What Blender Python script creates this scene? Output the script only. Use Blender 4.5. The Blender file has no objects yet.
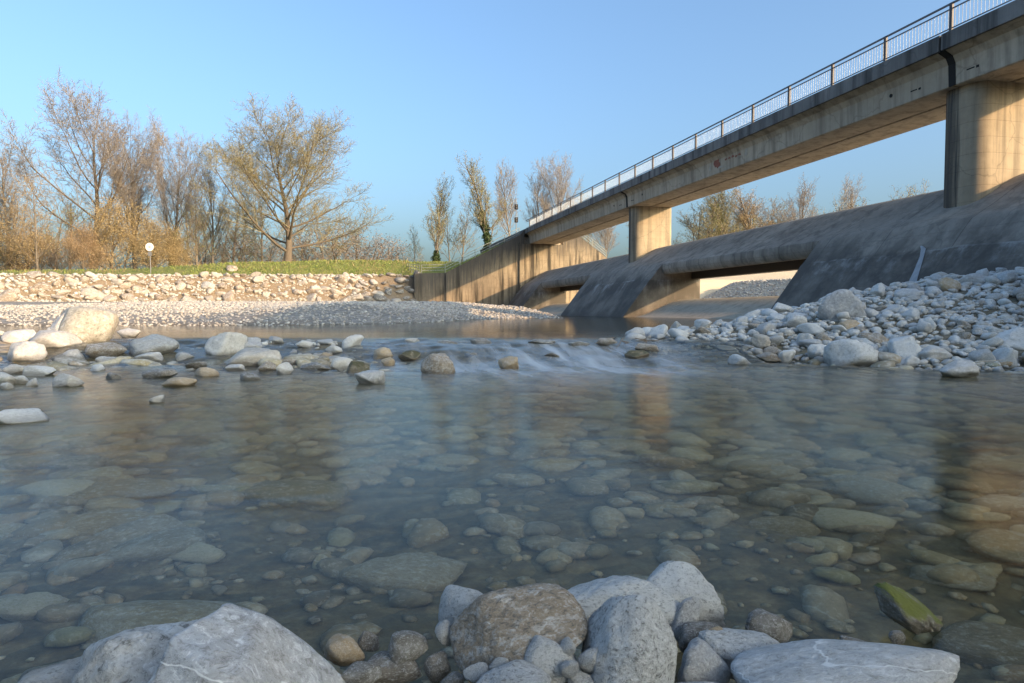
import bpy, bmesh, math, random
import numpy as np
from mathutils import Vector, Matrix, Euler

# ------------------------------------------------------------------ camera, sky, sun
SC = bpy.context.scene
COL = SC.collection
R_ = math.radians
F, CX, CY = 683.0, 512.0, 341.5
PITCH, YAW, CAMZ = R_(2.557), R_(13.41), 0.62
cam_d = bpy.data.cameras.new('camera'); cam = bpy.data.objects.new('camera', cam_d); COL.objects.link(cam)
cam_d.sensor_width = 36.0; cam_d.lens = 36.0*F/1024.0
cam_d.clip_start = 0.05; cam_d.clip_end = 20000
cam.location = (0, 0, CAMZ)
cam.rotation_euler = (R_(90)-PITCH, 0, -YAW)
SC.camera = cam
SUN_EL, SUN_PHI = R_(15.2), R_(38.0)        # sun behind the camera, to its right (PHI off the -Y axis towards +X)
sun_dir = Vector((math.sin(SUN_PHI)*math.cos(SUN_EL), -math.cos(SUN_PHI)*math.cos(SUN_EL), math.sin(SUN_EL)))
W = bpy.data.worlds.new('World'); SC.world = W; W.use_nodes = True
nt = W.node_tree; bg = nt.nodes['Background']
sky = nt.nodes.new('ShaderNodeTexSky'); sky.sky_type = 'NISHITA'; sky.sun_disc = False
sky.sun_elevation = SUN_EL; sky.sun_rotation = math.atan2(sun_dir.x, sun_dir.y)
sky.air_density = 1.0; sky.dust_density = 7.0; sky.ozone_density = 2.5; sky.altitude = 150
tint = nt.nodes.new('ShaderNodeMix'); tint.data_type = 'RGBA'; tint.blend_type = 'MULTIPLY'; tint.inputs[0].default_value = 1
tint.inputs[7].default_value = (.80, .91, .97, 1)         # the camera's daylight balance
nt.links.new(sky.outputs[0], tint.inputs[6]); nt.links.new(tint.outputs[2], bg.inputs[0]); bg.inputs[1].default_value = 0.15
sl = bpy.data.lights.new('sun', 'SUN'); so = bpy.data.objects.new('sun', sl); COL.objects.link(so)
sl.energy = 2.45; sl.angle = R_(0.53); sl.color = (1.0, 0.66, 0.36)
so.rotation_euler = sun_dir.to_track_quat('Z', 'Y').to_euler()
SC.view_settings.view_transform = 'Standard'; SC.view_settings.look = 'None'
SC.view_settings.gamma = 1; SC.view_settings.exposure = 1.5; SC.view_settings.use_curve_mapping = False
SC.cycles.max_bounces = 8; SC.cycles.transparent_max_bounces = 12
SC.cycles.caustics_reflective = False; SC.cycles.caustics_refractive = True; SC.cycles.sample_clamp_indirect = 5.0

# ------------------------------------------------------------------ helpers
cs, sn = math.cos(YAW), math.sin(YAW)
def to_cam(u, v): return u*cs - v*sn, u*sn + v*cs           # world plan -> right of / ahead of the view point
def to_world(X, Y): return X*cs + Y*sn, -X*sn + Y*cs
_fw = np.array([sn*math.cos(PITCH), cs*math.cos(PITCH), -math.sin(PITCH)])
_rt = np.array([cs, -sn, 0.0]); _up = np.cross(_rt, _fw)
CAM = np.array([0, 0, CAMZ])
def ray(px, py): return _fw + _rt*(px-CX)/F - _up*(py-CY)/F
def at(px, py, Y): return CAM + ray(px, py)*Y

def _hash(ix, iy, s):
    n = (ix.astype(np.int64)*374761393 + iy.astype(np.int64)*668265263 + s*2147483647) & 0xffffffff
    n = ((n ^ (n >> 13))*1274126177) & 0xffffffff
    n = (n ^ (n >> 16)) & 0xffff
    return n/65535.0
def vnoise(x, y, s=1):
    x = np.asarray(x, float); y = np.asarray(y, float)
    ix = np.floor(x); iy = np.floor(y); fx = x-ix; fy = y-iy
    fx = fx*fx*(3-2*fx); fy = fy*fy*(3-2*fy)
    a = _hash(ix, iy, s); b = _hash(ix+1, iy, s); c = _hash(ix, iy+1, s); d = _hash(ix+1, iy+1, s)
    return (a*(1-fx)+b*fx)*(1-fy) + (c*(1-fx)+d*fx)*fy - 0.5
def fbm(x, y, s=1, o=3):
    t = 0; a = 1.0
    for i in range(o):
        t = t + a*vnoise(np.asarray(x)*2**i, np.asarray(y)*2**i, s+i); a *= .5
    return t
def sstep(x, a, b):
    t = np.clip((np.asarray(x, float)-a)/(b-a), 0, 1); return t*t*(3-2*t)

def mesh_np(name, verts, faces_flat, sizes, smooth=True):
    me = bpy.data.meshes.new(name)
    verts = np.asarray(verts, np.float32); faces_flat = np.asarray(faces_flat, np.int32); sizes = np.asarray(sizes, np.int32)
    me.vertices.add(len(verts)); me.vertices.foreach_set('co', verts.ravel())
    me.loops.add(len(faces_flat)); me.loops.foreach_set('vertex_index', faces_flat)
    me.polygons.add(len(sizes))
    st = np.zeros(len(sizes), np.int32); st[1:] = np.cumsum(sizes)[:-1]
    me.polygons.foreach_set('loop_start', st)
    try: me.polygons.foreach_set('loop_total', sizes)
    except Exception: pass
    me.polygons.foreach_set('use_smooth', np.full(len(sizes), smooth, bool))
    me.update(calc_edges=True); me.validate()
    return me
def grid_faces(nx, ny):
    i = np.arange(nx-1)[None, :]; j = np.arange(ny-1)[:, None]
    a = j*nx+i
    return np.stack([a, a+1, a+nx+1, a+nx], -1).reshape(-1)
def add_attr(me, name, vals):
    a = me.attributes.new(name, 'FLOAT', 'POINT'); a.data.foreach_set('value', np.asarray(vals, np.float32))
def link(name, me, mat=None, parent=None):
    o = bpy.data.objects.new(name, me); COL.objects.link(o)
    if mat is not None and len(me.materials) == 0:
        for m in (mat if isinstance(mat, (list, tuple)) else [mat]): me.materials.append(m)
    if parent is not None: o.parent = parent
    return o
def tag(o, label=None, cat=None, group=None, kind=None):
    if label: o['label'] = label
    if cat: o['category'] = cat
    if group: o['group'] = group
    if kind: o['kind'] = kind
    return o
def empty(name, loc=(0, 0, 0), rz=0.0):
    o = bpy.data.objects.new(name, None); COL.objects.link(o); o.location = loc; o.rotation_euler = (0, 0, rz)
    o.empty_display_size = .2
    return o
class MB:
    """collects shapes and links them as one mesh"""
    def __init__(s): s.bm = bmesh.new()
    def box(s, x0, x1, y0, y1, z0, z1):
        m = Matrix.Translation(((x0+x1)/2, (y0+y1)/2, (z0+z1)/2)) @ Matrix.Diagonal((x1-x0, y1-y0, z1-z0, 1))
        bmesh.ops.create_cube(s.bm, size=1, matrix=m); return s
    def tube(s, a, b, r, n=8, r2=None):
        a = Vector(a); b = Vector(b); d = b-a; L = d.length
        m = Matrix.Translation((a+b)/2) @ d.to_track_quat('Z', 'Y').to_matrix().to_4x4()
        bmesh.ops.create_cone(s.bm, cap_ends=True, segments=n, radius1=r, radius2=r if r2 is None else r2, depth=L, matrix=m); return s
    def prism(s, prof, y0, y1, nseg=1):
        """profile of (x,z) swept along y"""
        ys = np.linspace(y0, y1, nseg+1); rings = []
        for y in ys: rings.append([s.bm.verts.new((p[0], y, p[1])) for p in prof])
        n = len(prof)
        for k in range(nseg):
            for i in range(n):
                s.bm.faces.new((rings[k][i], rings[k][(i+1) % n], rings[k+1][(i+1) % n], rings[k+1][i]))
        s.bm.faces.new(rings[0][::-1]); s.bm.faces.new(rings[-1]); return s
    def prism_z(s, plan, z0, z1):
        lo = [s.bm.verts.new((p[0], p[1], z0)) for p in plan]; hi = [s.bm.verts.new((p[0], p[1], z1)) for p in plan]
        n = len(plan)
        for i in range(n): s.bm.faces.new((lo[i], lo[(i+1) % n], hi[(i+1) % n], hi[i]))
        s.bm.faces.new(lo[::-1]); s.bm.faces.new(hi); return s
    def prism_y(s, face, y0, y1):
        """upright outline (x,z) with thickness in y"""
        return s.prism(face, y0, y1)
    def bevel(s, w=.02, seg=2):
        bmesh.ops.recalc_face_normals(s.bm, faces=s.bm.faces)
        es = [e for e in s.bm.edges if len(e.link_faces) == 2 and e.calc_face_angle(0) > .5]
        bmesh.ops.bevel(s.bm, geom=es, offset=w, segments=seg, affect='EDGES', profile=.5); return s
    def build(s, name, mat, parent=None, smooth=False, autosmooth=False):
        bmesh.ops.recalc_face_normals(s.bm, faces=s.bm.faces)
        me = bpy.data.meshes.new(name); s.bm.to_mesh(me); s.bm.free()
        if smooth:
            me.polygons.foreach_set('use_smooth', np.ones(len(me.polygons), bool))
            if autosmooth: me.set_sharp_from_angle(angle=R_(35))
        return link(name, me, mat, parent)

# ------------------------------------------------------------------ materials
class N:
    def __init__(s, name):
        s.m = bpy.data.materials.new(name); s.m.use_nodes = True; s.t = s.m.node_tree
        s.b = s.t.nodes['Principled BSDF']; s.out = s.t.nodes['Material Output']
    def n(s, typ, **kw):
        x = s.t.nodes.new(typ)
        for k, v in kw.items():
            if k.startswith('i_'):
                key = k[2:]; x.inputs[int(key) if key.isdigit() else key].default_value = v
            else: setattr(x, k, v)
        return x
    def l(s, a, b): s.t.links.new(a, b)
    def coord(s, kind='Object', scale=(1, 1, 1)):
        c = s.n('ShaderNodeTexCoord'); m = s.n('ShaderNodeMapping'); m.inputs['Scale'].default_value = scale
        s.l(c.outputs[kind], m.inputs[0]); return m.outputs[0]
    def pos(s, scale=(1, 1, 1)):
        c = s.n('ShaderNodeNewGeometry'); m = s.n('ShaderNodeMapping'); m.inputs['Scale'].default_value = scale
        s.l(c.outputs['Position'], m.inputs[0]); return m.outputs[0]
    def noise(s, vec, scale, detail=5, rough=.55, dist=0.0):
        x = s.n('ShaderNodeTexNoise'); x.inputs['Scale'].default_value = scale; x.inputs['Detail'].default_value = detail
        x.inputs['Roughness'].default_value = rough; x.inputs['Distortion'].default_value = dist
        s.l(vec, x.inputs['Vector']); return x.outputs['Fac']
    def ramp(s, fac, stops):
        x = s.n('ShaderNodeValToRGB'); cr = x.color_ramp
        while len(cr.elements) < len(stops): cr.elements.new(.5)
        for e, (p, c) in zip(cr.elements, stops):
            e.position = p; e.color = (c if isinstance(c, (tuple, list)) else (c, c, c)) + (1,) if not isinstance(c, (int, float)) else (c, c, c, 1)
        s.l(fac, x.inputs[0]); return x.outputs[0]
    def mix(s, fac, a, b, mode='MIX'):
        x = s.n('ShaderNodeMix', data_type='RGBA', blend_type=mode)
        for sock, v in ((0, fac), (6, a), (7, b)):
            if hasattr(v, 'links') or hasattr(v, 'is_linked'): s.l(v, x.inputs[sock])
            elif sock == 0: x.inputs[0].default_value = v
            else: x.inputs[sock].default_value = tuple(v)+(1,) if len(v) == 3 else v
        return x.outputs[2]
    def math(s, op, a, b=None, clamp=False):
        x = s.n('ShaderNodeMath', operation=op, use_clamp=clamp)
        for i, v in enumerate((a, b)):
            if v is None: continue
            if hasattr(v, 'is_linked'): s.l(v, x.inputs[i])
            else: x.inputs[i].default_value = v
        return x.outputs[0]
    def maprange(s, v, a, b, c=0., d=1.):
        x = s.n('ShaderNodeMapRange'); s.l(v, x.inputs[0])
        for i, q in enumerate((a, b, c, d)): x.inputs[1+i].default_value = q
        return x.outputs[0]
    def bump(s, h, strength=.4, dist=.02):
        x = s.n('ShaderNodeBump'); x.inputs['Strength'].default_value = strength; x.inputs['Distance'].default_value = dist
        s.l(h, x.inputs['Height']); s.l(x.outputs[0], s.b.inputs['Normal']); return x
    def base(s, c):
        if hasattr(c, 'is_linked'): s.l(c, s.b.inputs['Base Color'])
        else: s.b.inputs['Base Color'].default_value = tuple(c)+(1,)
    def rough(s, r):
        if hasattr(r, 'is_linked'): s.l(r, s.b.inputs['Roughness'])
        else: s.b.inputs['Roughness'].default_value = r

def plain(name, c, rough=.6, metal=0.0, var=.25, scale=6):
    k = N(name); n = k.noise(k.pos(), scale, 4)
    k.base(k.mix(n, tuple(x*(1-var) for x in c), tuple(min(1, x*(1+var)) for x in c)))
    k.rough(rough); k.b.inputs['Metallic'].default_value = metal; return k.m

def concrete(name, light, dark, stain=.6, streak=.6, boards=True, board_axis='z', line_z=None, wet_low=False, cracks=True, dark_top=False, joints=0, nose=False):
    k = N(name); p = k.pos()
    n1 = k.noise(p, .35, 6, .6); n2 = k.noise(p, 3.0, 6, .65); n3 = k.noise(p, 40, 3, .6)
    c = k.mix(k.maprange(n1, .35, .68), light, dark)
    c = k.mix(k.math('MULTIPLY', k.maprange(n2, .45, .75), .45), c, tuple(x*.55 for x in light))
    # run-off streaks
    sv = k.noise(k.pos((1.9, 1.9, .11)), 1.0, 5, .6); sv2 = k.noise(k.pos((6, 6, .22)), 1.0, 4, .6)
    sm = k.math('MULTIPLY', k.maprange(sv, .47, .66), streak)
    c = k.mix(sm, c, tuple(x*.22 for x in dark))
    c = k.mix(k.math('MULTIPLY', k.maprange(sv2, .55, .72), streak*.6), c, tuple(min(1, x*.35) for x in dark))
    c = k.mix(k.math('MULTIPLY', k.maprange(sv2, .42, .30), streak*.35), c, tuple(min(1, x*1.25) for x in light))
    h = k.math('ADD', k.math('MULTIPLY', n2, .5), k.math('MULTIPLY', n3, .25))
    if boards:
        wv = k.n('ShaderNodeTexWave', wave_type='BANDS', bands_direction=board_axis.upper(), wave_profile='SAW')
        wv.inputs['Scale'].default_value = .55; wv.inputs['Distortion'].default_value = .15; k.l(p, wv.inputs[0])
        ln = k.maprange(wv.outputs['Fac'], .0, .05, 1, 0)
        c = k.mix(k.math('MULTIPLY', ln, .35), c, tuple(x*.4 for x in dark))
        h = k.math('SUBTRACT', h, k.math('MULTIPLY', ln, .4))
    if cracks:
        vo = k.n('ShaderNodeTexVoronoi', feature='DISTANCE_TO_EDGE'); vo.inputs['Scale'].default_value = .33
        wn = k.n('ShaderNodeTexNoise'); wn.inputs['Scale'].default_value = 1.2; wn.inputs['Detail'].default_value = 6; k.l(p, wn.inputs['Vector'])
        mx = k.n('ShaderNodeMix', data_type='RGBA', blend_type='ADD'); mx.inputs[0].default_value = .9; k.l(p, mx.inputs[6]); k.l(wn.outputs['Color'], mx.inputs[7])
        k.l(mx.outputs[2], vo.inputs['Vector'])
        ck = k.maprange(vo.outputs['Distance'], .0, .012, 1, 0)
        c = k.mix(k.math('MULTIPLY', ck, .4), c, tuple(x*.35 for x in dark))
    if joints:
        sj = k.n('ShaderNodeSeparateXYZ'); k.l(p, sj.inputs[0])
        fr_ = k.math('FRACT', k.math('DIVIDE', k.math('ADD', sj.outputs[1], k.math('MULTIPLY', n2, .03)), joints))
        jl = k.maprange(k.math('ABSOLUTE', k.math('SUBTRACT', fr_, .5)), .0, .008, 1, 0)
        c = k.mix(k.math('MULTIPLY', jl, .8), c, (.03, .028, .026)); h = k.math('SUBTRACT', h, k.math('MULTIPLY', jl, .6))
        big = k.noise(k.pos((.5, .5, .5)), 1.0, 8, .72, .8)
        c = k.mix(k.math('MULTIPLY', k.maprange(big, .54, .62), .35), c, tuple(x*.5 for x in dark))
        fz = k.math('FRACT', k.math('DIVIDE', k.math('ADD', sj.outputs[2], k.math('MULTIPLY', n2, .02)), .62))
        zl = k.maprange(k.math('ABSOLUTE', k.math('SUBTRACT', fz, .5)), .0, .022, 1, 0)
        c = k.mix(k.math('MULTIPLY', zl, .5), c, tuple(x*.4 for x in dark)); h = k.math('SUBTRACT', h, k.math('MULTIPLY', zl, .3))
        c = k.mix(k.math('MULTIPLY', k.maprange(big, .44, .36), .25), c, tuple(x*1.25 for x in light))
    if nose:
        # black run-off from the deck joint down the pier nose
        sj = k.n('ShaderNodeSeparateXYZ'); k.l(p, sj.inputs[0])
        yy = k.math('ADD', k.math('SUBTRACT', k.math('MODULO', sj.outputs[1], 30.0), 20.95), k.math('MULTIPLY', k.math('SUBTRACT', sv2, .5), .8))
        m_ = k.math('MULTIPLY', k.maprange(yy, -.05, .12), k.maprange(sj.outputs[0], 22.6, 22.3))
        c = k.mix(k.math('MULTIPLY', m_, k.maprange(sv2, .3, .6, .45, .9)), c, (.04, .037, .034))
    if dark_top:
        # black algae crust hanging from the coping, ragged lower edge
        sp = k.n('ShaderNodeSeparateXYZ'); k.l(p, sp.inputs[0])
        cop = k.math('ADD', k.math('MULTIPLY', k.math('SUBTRACT', sp.outputs[0], 11.2), .5), 5.15)
        cop = k.math('MINIMUM', k.math('MAXIMUM', cop, 5.1), 10.3)
        dd = k.math('ADD', k.math('SUBTRACT', cop, sp.outputs[2]), k.math('MULTIPLY', k.math('SUBTRACT', sv2, .5), 7.5))
        dd = k.math('ADD', dd, k.math('MULTIPLY', k.math('SUBTRACT', sv, .5), 5))
        c = k.mix(k.maprange(dd, 2.6, .6, 0, .8), c, (.045, .042, .04))
    if line_z is not None:
        sp = k.n('ShaderNodeSeparateXYZ'); k.l(k.pos(), sp.inputs[0])
        wob = k.noise(k.pos((.25, .25, 0)), 1.0, 4)
        zz = k.math('ADD', sp.outputs[2], k.math('MULTIPLY', wob, .5))
        d = k.math('SUBTRACT', zz, line_z+.25)
        below = k.math('MULTIPLY', k.maprange(d, -1.1, -.02, 0, 1), k.maprange(d, -.02, .03, 1, 0))
        pat = k.noise(k.pos((1.6, 1.6, .5)), 1.0, 6, .7)
        c = k.mix(k.maprange(d, .05, -.05, 0, .55), c, tuple(x*.35 for x in dark))
        m2 = k.math('MULTIPLY', k.math('MULTIPLY', below, k.maprange(pat, .48, .6)), .75)
        c = k.mix(m2, c, (.42, .41, .39))
        ln = k.math('MULTIPLY', k.maprange(k.math('ABSOLUTE', d), .0, .045, 1, 0), k.maprange(k.noise(k.pos((.5, .5, .5)), 1.0, 5), .4, .6))
        c = k.mix(k.math('MULTIPLY', ln, .7), c, (.5, .49, .46))
        # darker damp band towards the crest joint
        c = k.mix(k.math('MULTIPLY', k.maprange(d, .02, 1.2, .95, 0), k.maprange(k.noise(k.pos((.5, .4, .3)), 1, 6, .65), .40, .56)), c, tuple(x*.3 for x in dark))
        if wet_low:
            c = k.mix(k.maprange(sp.outputs[2], .1, .6, .7, 0), c, tuple(x*.35 for x in dark))
    k.base(c); k.rough(.82); k.bump(h, .5, .03); return k.m

M = {}
M['pier'] = concrete('pier_concrete', (.40, .325, .225), (.29, .235, .165), streak=.6, nose=True)
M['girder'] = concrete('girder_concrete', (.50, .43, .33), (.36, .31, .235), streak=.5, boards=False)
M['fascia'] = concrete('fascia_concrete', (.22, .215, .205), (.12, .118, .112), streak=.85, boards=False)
M['wall'] = concrete('wall_concrete', (.33, .265, .18), (.17, .135, .095), streak=1.2, dark_top=True)
M['weir'] = concrete('weir_concrete', (.36, .315, .26), (.26, .228, .19), streak=.45, joints=3.5, line_z=2.75, boards=False, wet_low=True)
M['sill'] = concrete('sill_concrete', (.56, .49, .37), (.44, .38, .29), streak=.3, boards=False)
M['lip'] = concrete('lip_concrete', (.38, .335, .28), (.225, .20, .17), streak=.55, joints=4.0, boards=False)
M['gate'] = plain('gate_steel', (.05, .045, .04), .6, .3)
M['post'] = plain('railing_post_paint', (.06, .056, .062), .55, .2)
M['rail'] = plain('handrail_paint', (.12, .12, .135), .45, .3)
M['bars'] = plain('galvanised_bars', (.62, .64, .66), .45, .3)
M['pipe'] = plain('pipe_rail_steel', (.26, .27, .24), .5, .4)
M['black'] = plain('black_housing', (.012, .012, .013), .95)
M['lens'] = plain('dull_lens', (.06, .05, .05), .6)
M['white'] = plain('white_sign_paint', (.8, .8, .78), .5, 0, .05)
M['grey_metal'] = plain('grey_pole_metal', (.2, .2, .2), .6, .3)
M['ring'] = plain('faded_ring_paint', (.5, .42, .38), .5)
M['red'] = plain('red_paint_mark', (.26, .10, .07), .8, 0, .5, 20)
M['chalk'] = plain('pale_patch', (.42, .39, .33), .9, 0, .3, 9)
M['joint'] = plain('joint_tar', (.012, .012, .012), .9)
M['palewood'] = plain('pale_driftwood', (.42, .37, .30), .8, 0, .3, 30)
M['twigwood'] = plain('driftwood', (.20, .15, .10), .8, 0, .4, 30)

def stone_mat(name, use_attr, palette, speck=.28, water=True, veins=.3, scale=1.0, moss=0.0, bdist=.010, mosscol=((.05, .06, .01), (.22, .23, .035))):
    """river stone: colour per stone, speckle, lichen patches, thin calcite veins, wet below the water line"""
    k = N(name)
    if use_attr:
        a = k.n('ShaderNodeAttribute', attribute_name='tint'); rnd = a.outputs['Fac']; vec = k.pos()
    else:
        a = k.n('ShaderNodeObjectInfo'); rnd = a.outputs['Random']; vec = k.coord('Object')
    r2 = k.math('FRACT', k.math('MULTIPLY', rnd, 7.31))
    r3 = k.math('FRACT', k.math('MULTIPLY', rnd, 23.7))
    stops = [(i/(len(palette)-1), c) for i, c in enumerate(palette)]
    c = k.ramp(rnd, stops)
    off = k.n('ShaderNodeVectorMath', operation='ADD'); k.l(vec, off.inputs[0])
    cm = k.n('ShaderNodeCombineXYZ'); k.l(k.math('MULTIPLY', rnd, 91), cm.inputs[0]); k.l(k.math('MULTIPLY', r2, 57), cm.inputs[1]); k.l(cm.outputs[0], off.inputs[1])
    v = off.outputs[0]
    big = k.noise(v, 1.3*scale, 5, .6, .4); mid = k.noise(v, 4.2*scale, 7, .7, .3); fine = k.noise(v, 20*scale, 5, .75)
    c = k.mix(k.math('MULTIPLY', k.maprange(big, .35, .7), .55), c, k.mix(r2, (.40, .32, .23), (.60, .60, .58)))
    c = k.mix(k.math('MULTIPLY', k.maprange(mid, .52, .64), speck*1.2, True), c, (.74, .73, .70))
    c = k.mix(k.math('MULTIPLY', k.maprange(fine, .54, .66), speck*1.1, True), c, (.09, .085, .08))
    pits = k.noise(v, 8*scale, 6, .78, .6)
    c = k.mix(k.math('MULTIPLY', k.maprange(pits, .53, .62), speck*1.6, True), c, (.15, .14, .12))
    c = k.mix(k.math('MULTIPLY', k.maprange(pits, .46, .37), speck*1.3, True), c, (.84, .83, .80))
    c = k.mix(k.math('MULTIPLY', k.maprange(fine, .42, .32), speck*.5), c, (.72, .71, .68))
    wv = k.n('ShaderNodeTexWave', wave_type='BANDS', bands_direction='DIAGONAL'); wv.inputs['Scale'].default_value = .55*scale
    wv.inputs['Distortion'].default_value = 9; wv.inputs['Detail'].default_value = 5; k.l(v, wv.inputs[0])
    vn = k.math('MULTIPLY', k.maprange(wv.outputs['Fac'], .9965, 1.0), k.math('GREATER_THAN', r3, .62))
    c = k.mix(k.math('MULTIPLY', vn, veins), c, (.75, .74, .71))
    if water:
        sp = k.n('ShaderNodeSeparateXYZ'); k.l(k.pos(), sp.inputs[0])
        # level of the water the stone stands in: 0 in the near pool, .22 beyond the rapids
        dt = k.n('ShaderNodeVectorMath', operation='DOT_PRODUCT'); k.l(k.pos(), dt.inputs[0]); dt.inputs[1].default_value = (sn, cs, 0)
        wl = k.maprange(dt.outputs['Value'], 7.3, 9.6, 0, .22)
        wob = k.math('MULTIPLY', k.math('SUBTRACT', mid, .5), .06)
        d = k.math('SUBTRACT', k.math('ADD', sp.outputs[2], wob), wl)
        wet = k.maprange(d, .015, .055, 1, 0)
        c = k.mix(wet, c, k.mix(.45, c, (.06, .042, .02)))
        k.rough(k.maprange(wet, 0, 1, .8, .35))
    else: k.rough(.85)
    if moss:
        g = k.n('ShaderNodeNewGeometry'); sp2 = k.n('ShaderNodeSeparateXYZ'); k.l(g.outputs['Normal'], sp2.inputs[0])
        mm = k.math('MULTIPLY', k.maprange(sp2.outputs[2], -.1, .5), k.maprange(big, .34, .46))
        c = k.mix(k.math('MULTIPLY', mm, moss), c, k.mix(fine, *mosscol))
    k.base(c)
    k.bump(k.math('ADD', k.math('ADD', k.math('MULTIPLY', mid, .8), k.math('MULTIPLY', pits, .8)), k.math('MULTIPLY', fine, .5)), .8, bdist)
    return k.m
PAL_DRY = [(.46, .45, .43), (.58, .57, .54), (.31, .31, .31), (.68, .67, .63), (.48, .43, .36), (.60, .60, .58), (.36, .37, .37), (.62, .57, .49)]
PAL_BED = [(.26, .195, .10), (.36, .30, .17), (.08, .062, .036), (.46, .39, .24), (.28, .18, .085), (.30, .285, .16), (.12, .10, .06), (.40, .36, .27), (.17, .13, .07)]
PAL_BANK = [(.24, .19, .145), (.36, .315, .26), (.15, .105, .07), (.42, .38, .33), (.19, .135, .09), (.28, .23, .185), (.14, .11, .085)]
M['stone'] = stone_mat('river_stone', False, PAL_DRY)
NP = [(.62, .61, .58), (.68, .67, .64), (.56, .55, .52)]
NW = [(.78, .77, .73), (.82, .81, .77), (.74, .72, .68)]
M['stone_white'] = stone_mat('white_stone', False, NP, speck=.22)
M['cream'] = stone_mat('cream_boulder', False, [(.46, .42, .33), (.5, .46, .36)], speck=.4, bdist=.03)
M['near_white'] = stone_mat('near_white_stone', False, NW, speck=.42, bdist=.03)
M['near_grey'] = stone_mat('near_grey_stone', False, [(.58, .58, .57), (.66, .65, .62), (.54, .545, .55)], speck=.5, bdist=.022)
M['stone_grey'] = stone_mat('grey_stone', False, [(.40, .405, .41), (.47, .47, .46), (.35, .355, .365)], speck=.3, veins=.8)
M['stone_slate'] = stone_mat('slate_stone', False, [(.38, .385, .39), (.42, .42, .425)], speck=.4, veins=.9, bdist=.006)
M['stone_brown'] = stone_mat('brown_stone', False, [(.42, .32, .22), (.46, .36, .25)], speck=.55, veins=.1, bdist=.03)
M['stone_tan'] = stone_mat('tan_stone', False, [(.42, .29, .15), (.46, .34, .20)], speck=.2, veins=0)
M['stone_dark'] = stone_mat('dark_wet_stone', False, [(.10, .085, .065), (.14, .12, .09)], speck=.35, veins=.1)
M['stone_moss'] = stone_mat('mossy_stone', False, [(.15, .13, .09), (.2, .17, .12)], speck=.3, veins=0, moss=1.0)
M['stone_moss_dark'] = stone_mat('dark_mossy_stone', False, [(.20, .15, .08), (.26, .19, .10)], speck=.3, veins=0, moss=.85, mosscol=((.02, .024, .008), (.085, .08, .02)))
M['bed_stone'] = stone_mat('bed_stone', False, PAL_BED, speck=.3, veins=.1, water=False)
M['bank_stone'] = stone_mat('bank_boulder', False, PAL_BANK, speck=.35, water=False, veins=.2)
M['bank_shade_tinted'] = stone_mat('shade_tinted_bank_boulder', False, [(.075, .07, .062), (.13, .12, .11), (.05, .045, .04)], speck=.35, water=False, veins=.2)  # bank stone colour darkened to paint in the deck's shadow
M['gravel'] = stone_mat('gravel_pebbles', True, PAL_DRY, scale=3)
M['bed_gravel'] = stone_mat('bed_pebbles', True, PAL_BED, speck=.25, scale=3, water=False)
M['bank_gravel'] = stone_mat('bank_pebbles', True, [(.36, .34, .31), (.46, .44, .40), (.24, .23, .22), (.40, .36, .30)], speck=.3, scale=2, water=False)

# ground: gravel, silt, grass
k = N('ground'); p = k.pos()
vo = k.n('ShaderNodeTexVoronoi'); vo.inputs['Scale'].default_value = 9; k.l(p, vo.inputs['Vector'])
vo2 = k.n('ShaderNodeTexVoronoi'); vo2.inputs['Scale'].default_value = 2.6; k.l(p, vo2.inputs['Vector'])
sv = k.n('ShaderNodeSeparateXYZ'); k.l(vo.outputs['Color'], sv.inputs[0])
grav = k.ramp(sv.outputs[0], [(0, (.15, .135, .11)), (.5, (.25, .23, .20)), (1, (.36, .34, .31))])
n1 = k.noise(p, .6, 5, .6); n2 = k.noise(p, 8, 5, .65)
grav = k.mix(k.math('MULTIPLY', k.maprange(n1, .5, .7), .5), grav, (.27, .215, .15))
at_b = k.n('ShaderNodeAttribute', attribute_name='bed'); at_g = k.n('ShaderNodeAttribute', attribute_name='grass'); at_s = k.n('ShaderNodeAttribute', attribute_name='soil')
bedc = k.ramp(k.maprange(k.noise(p, 14, 6, .7), .3, .7), [(0, (.06, .047, .028)), (.5, (.15, .12, .07)), (1, (.29, .245, .16))])
bedc = k.mix(k.math('MULTIPLY', k.maprange(n1, .4, .65), .6), bedc, (.14, .125, .08))
c = k.mix(at_b.outputs['Fac'], grav, bedc)
soil = k.mix(n2, (.13, .088, .05), (.27, .20, .125))
c = k.mix(at_s.outputs['Fac'], c, soil)
at_p = k.n('ShaderNodeAttribute', attribute_name='pale'); c = k.mix(at_p.outputs['Fac'], c, k.mix(n2, (.42, .35, .25), (.56, .48, .36)))
gr = k.mix(k.maprange(k.noise(p, .9, 6, .7), .35, .68), (.095, .14, .018), (.22, .20, .065))
gr = k.mix(k.math('MULTIPLY', k.maprange(n2, .5, .75), .5), gr, (.045, .055, .012))
c = k.mix(at_g.outputs['Fac'], c, gr)
k.base(c); k.rough(.9)
k.bump(k.math('ADD', k.math('MULTIPLY', vo.outputs['Distance'], -.8), k.math('MULTIPLY', n2, .4)), .8, .08)
M['ground'] = k.m

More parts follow.
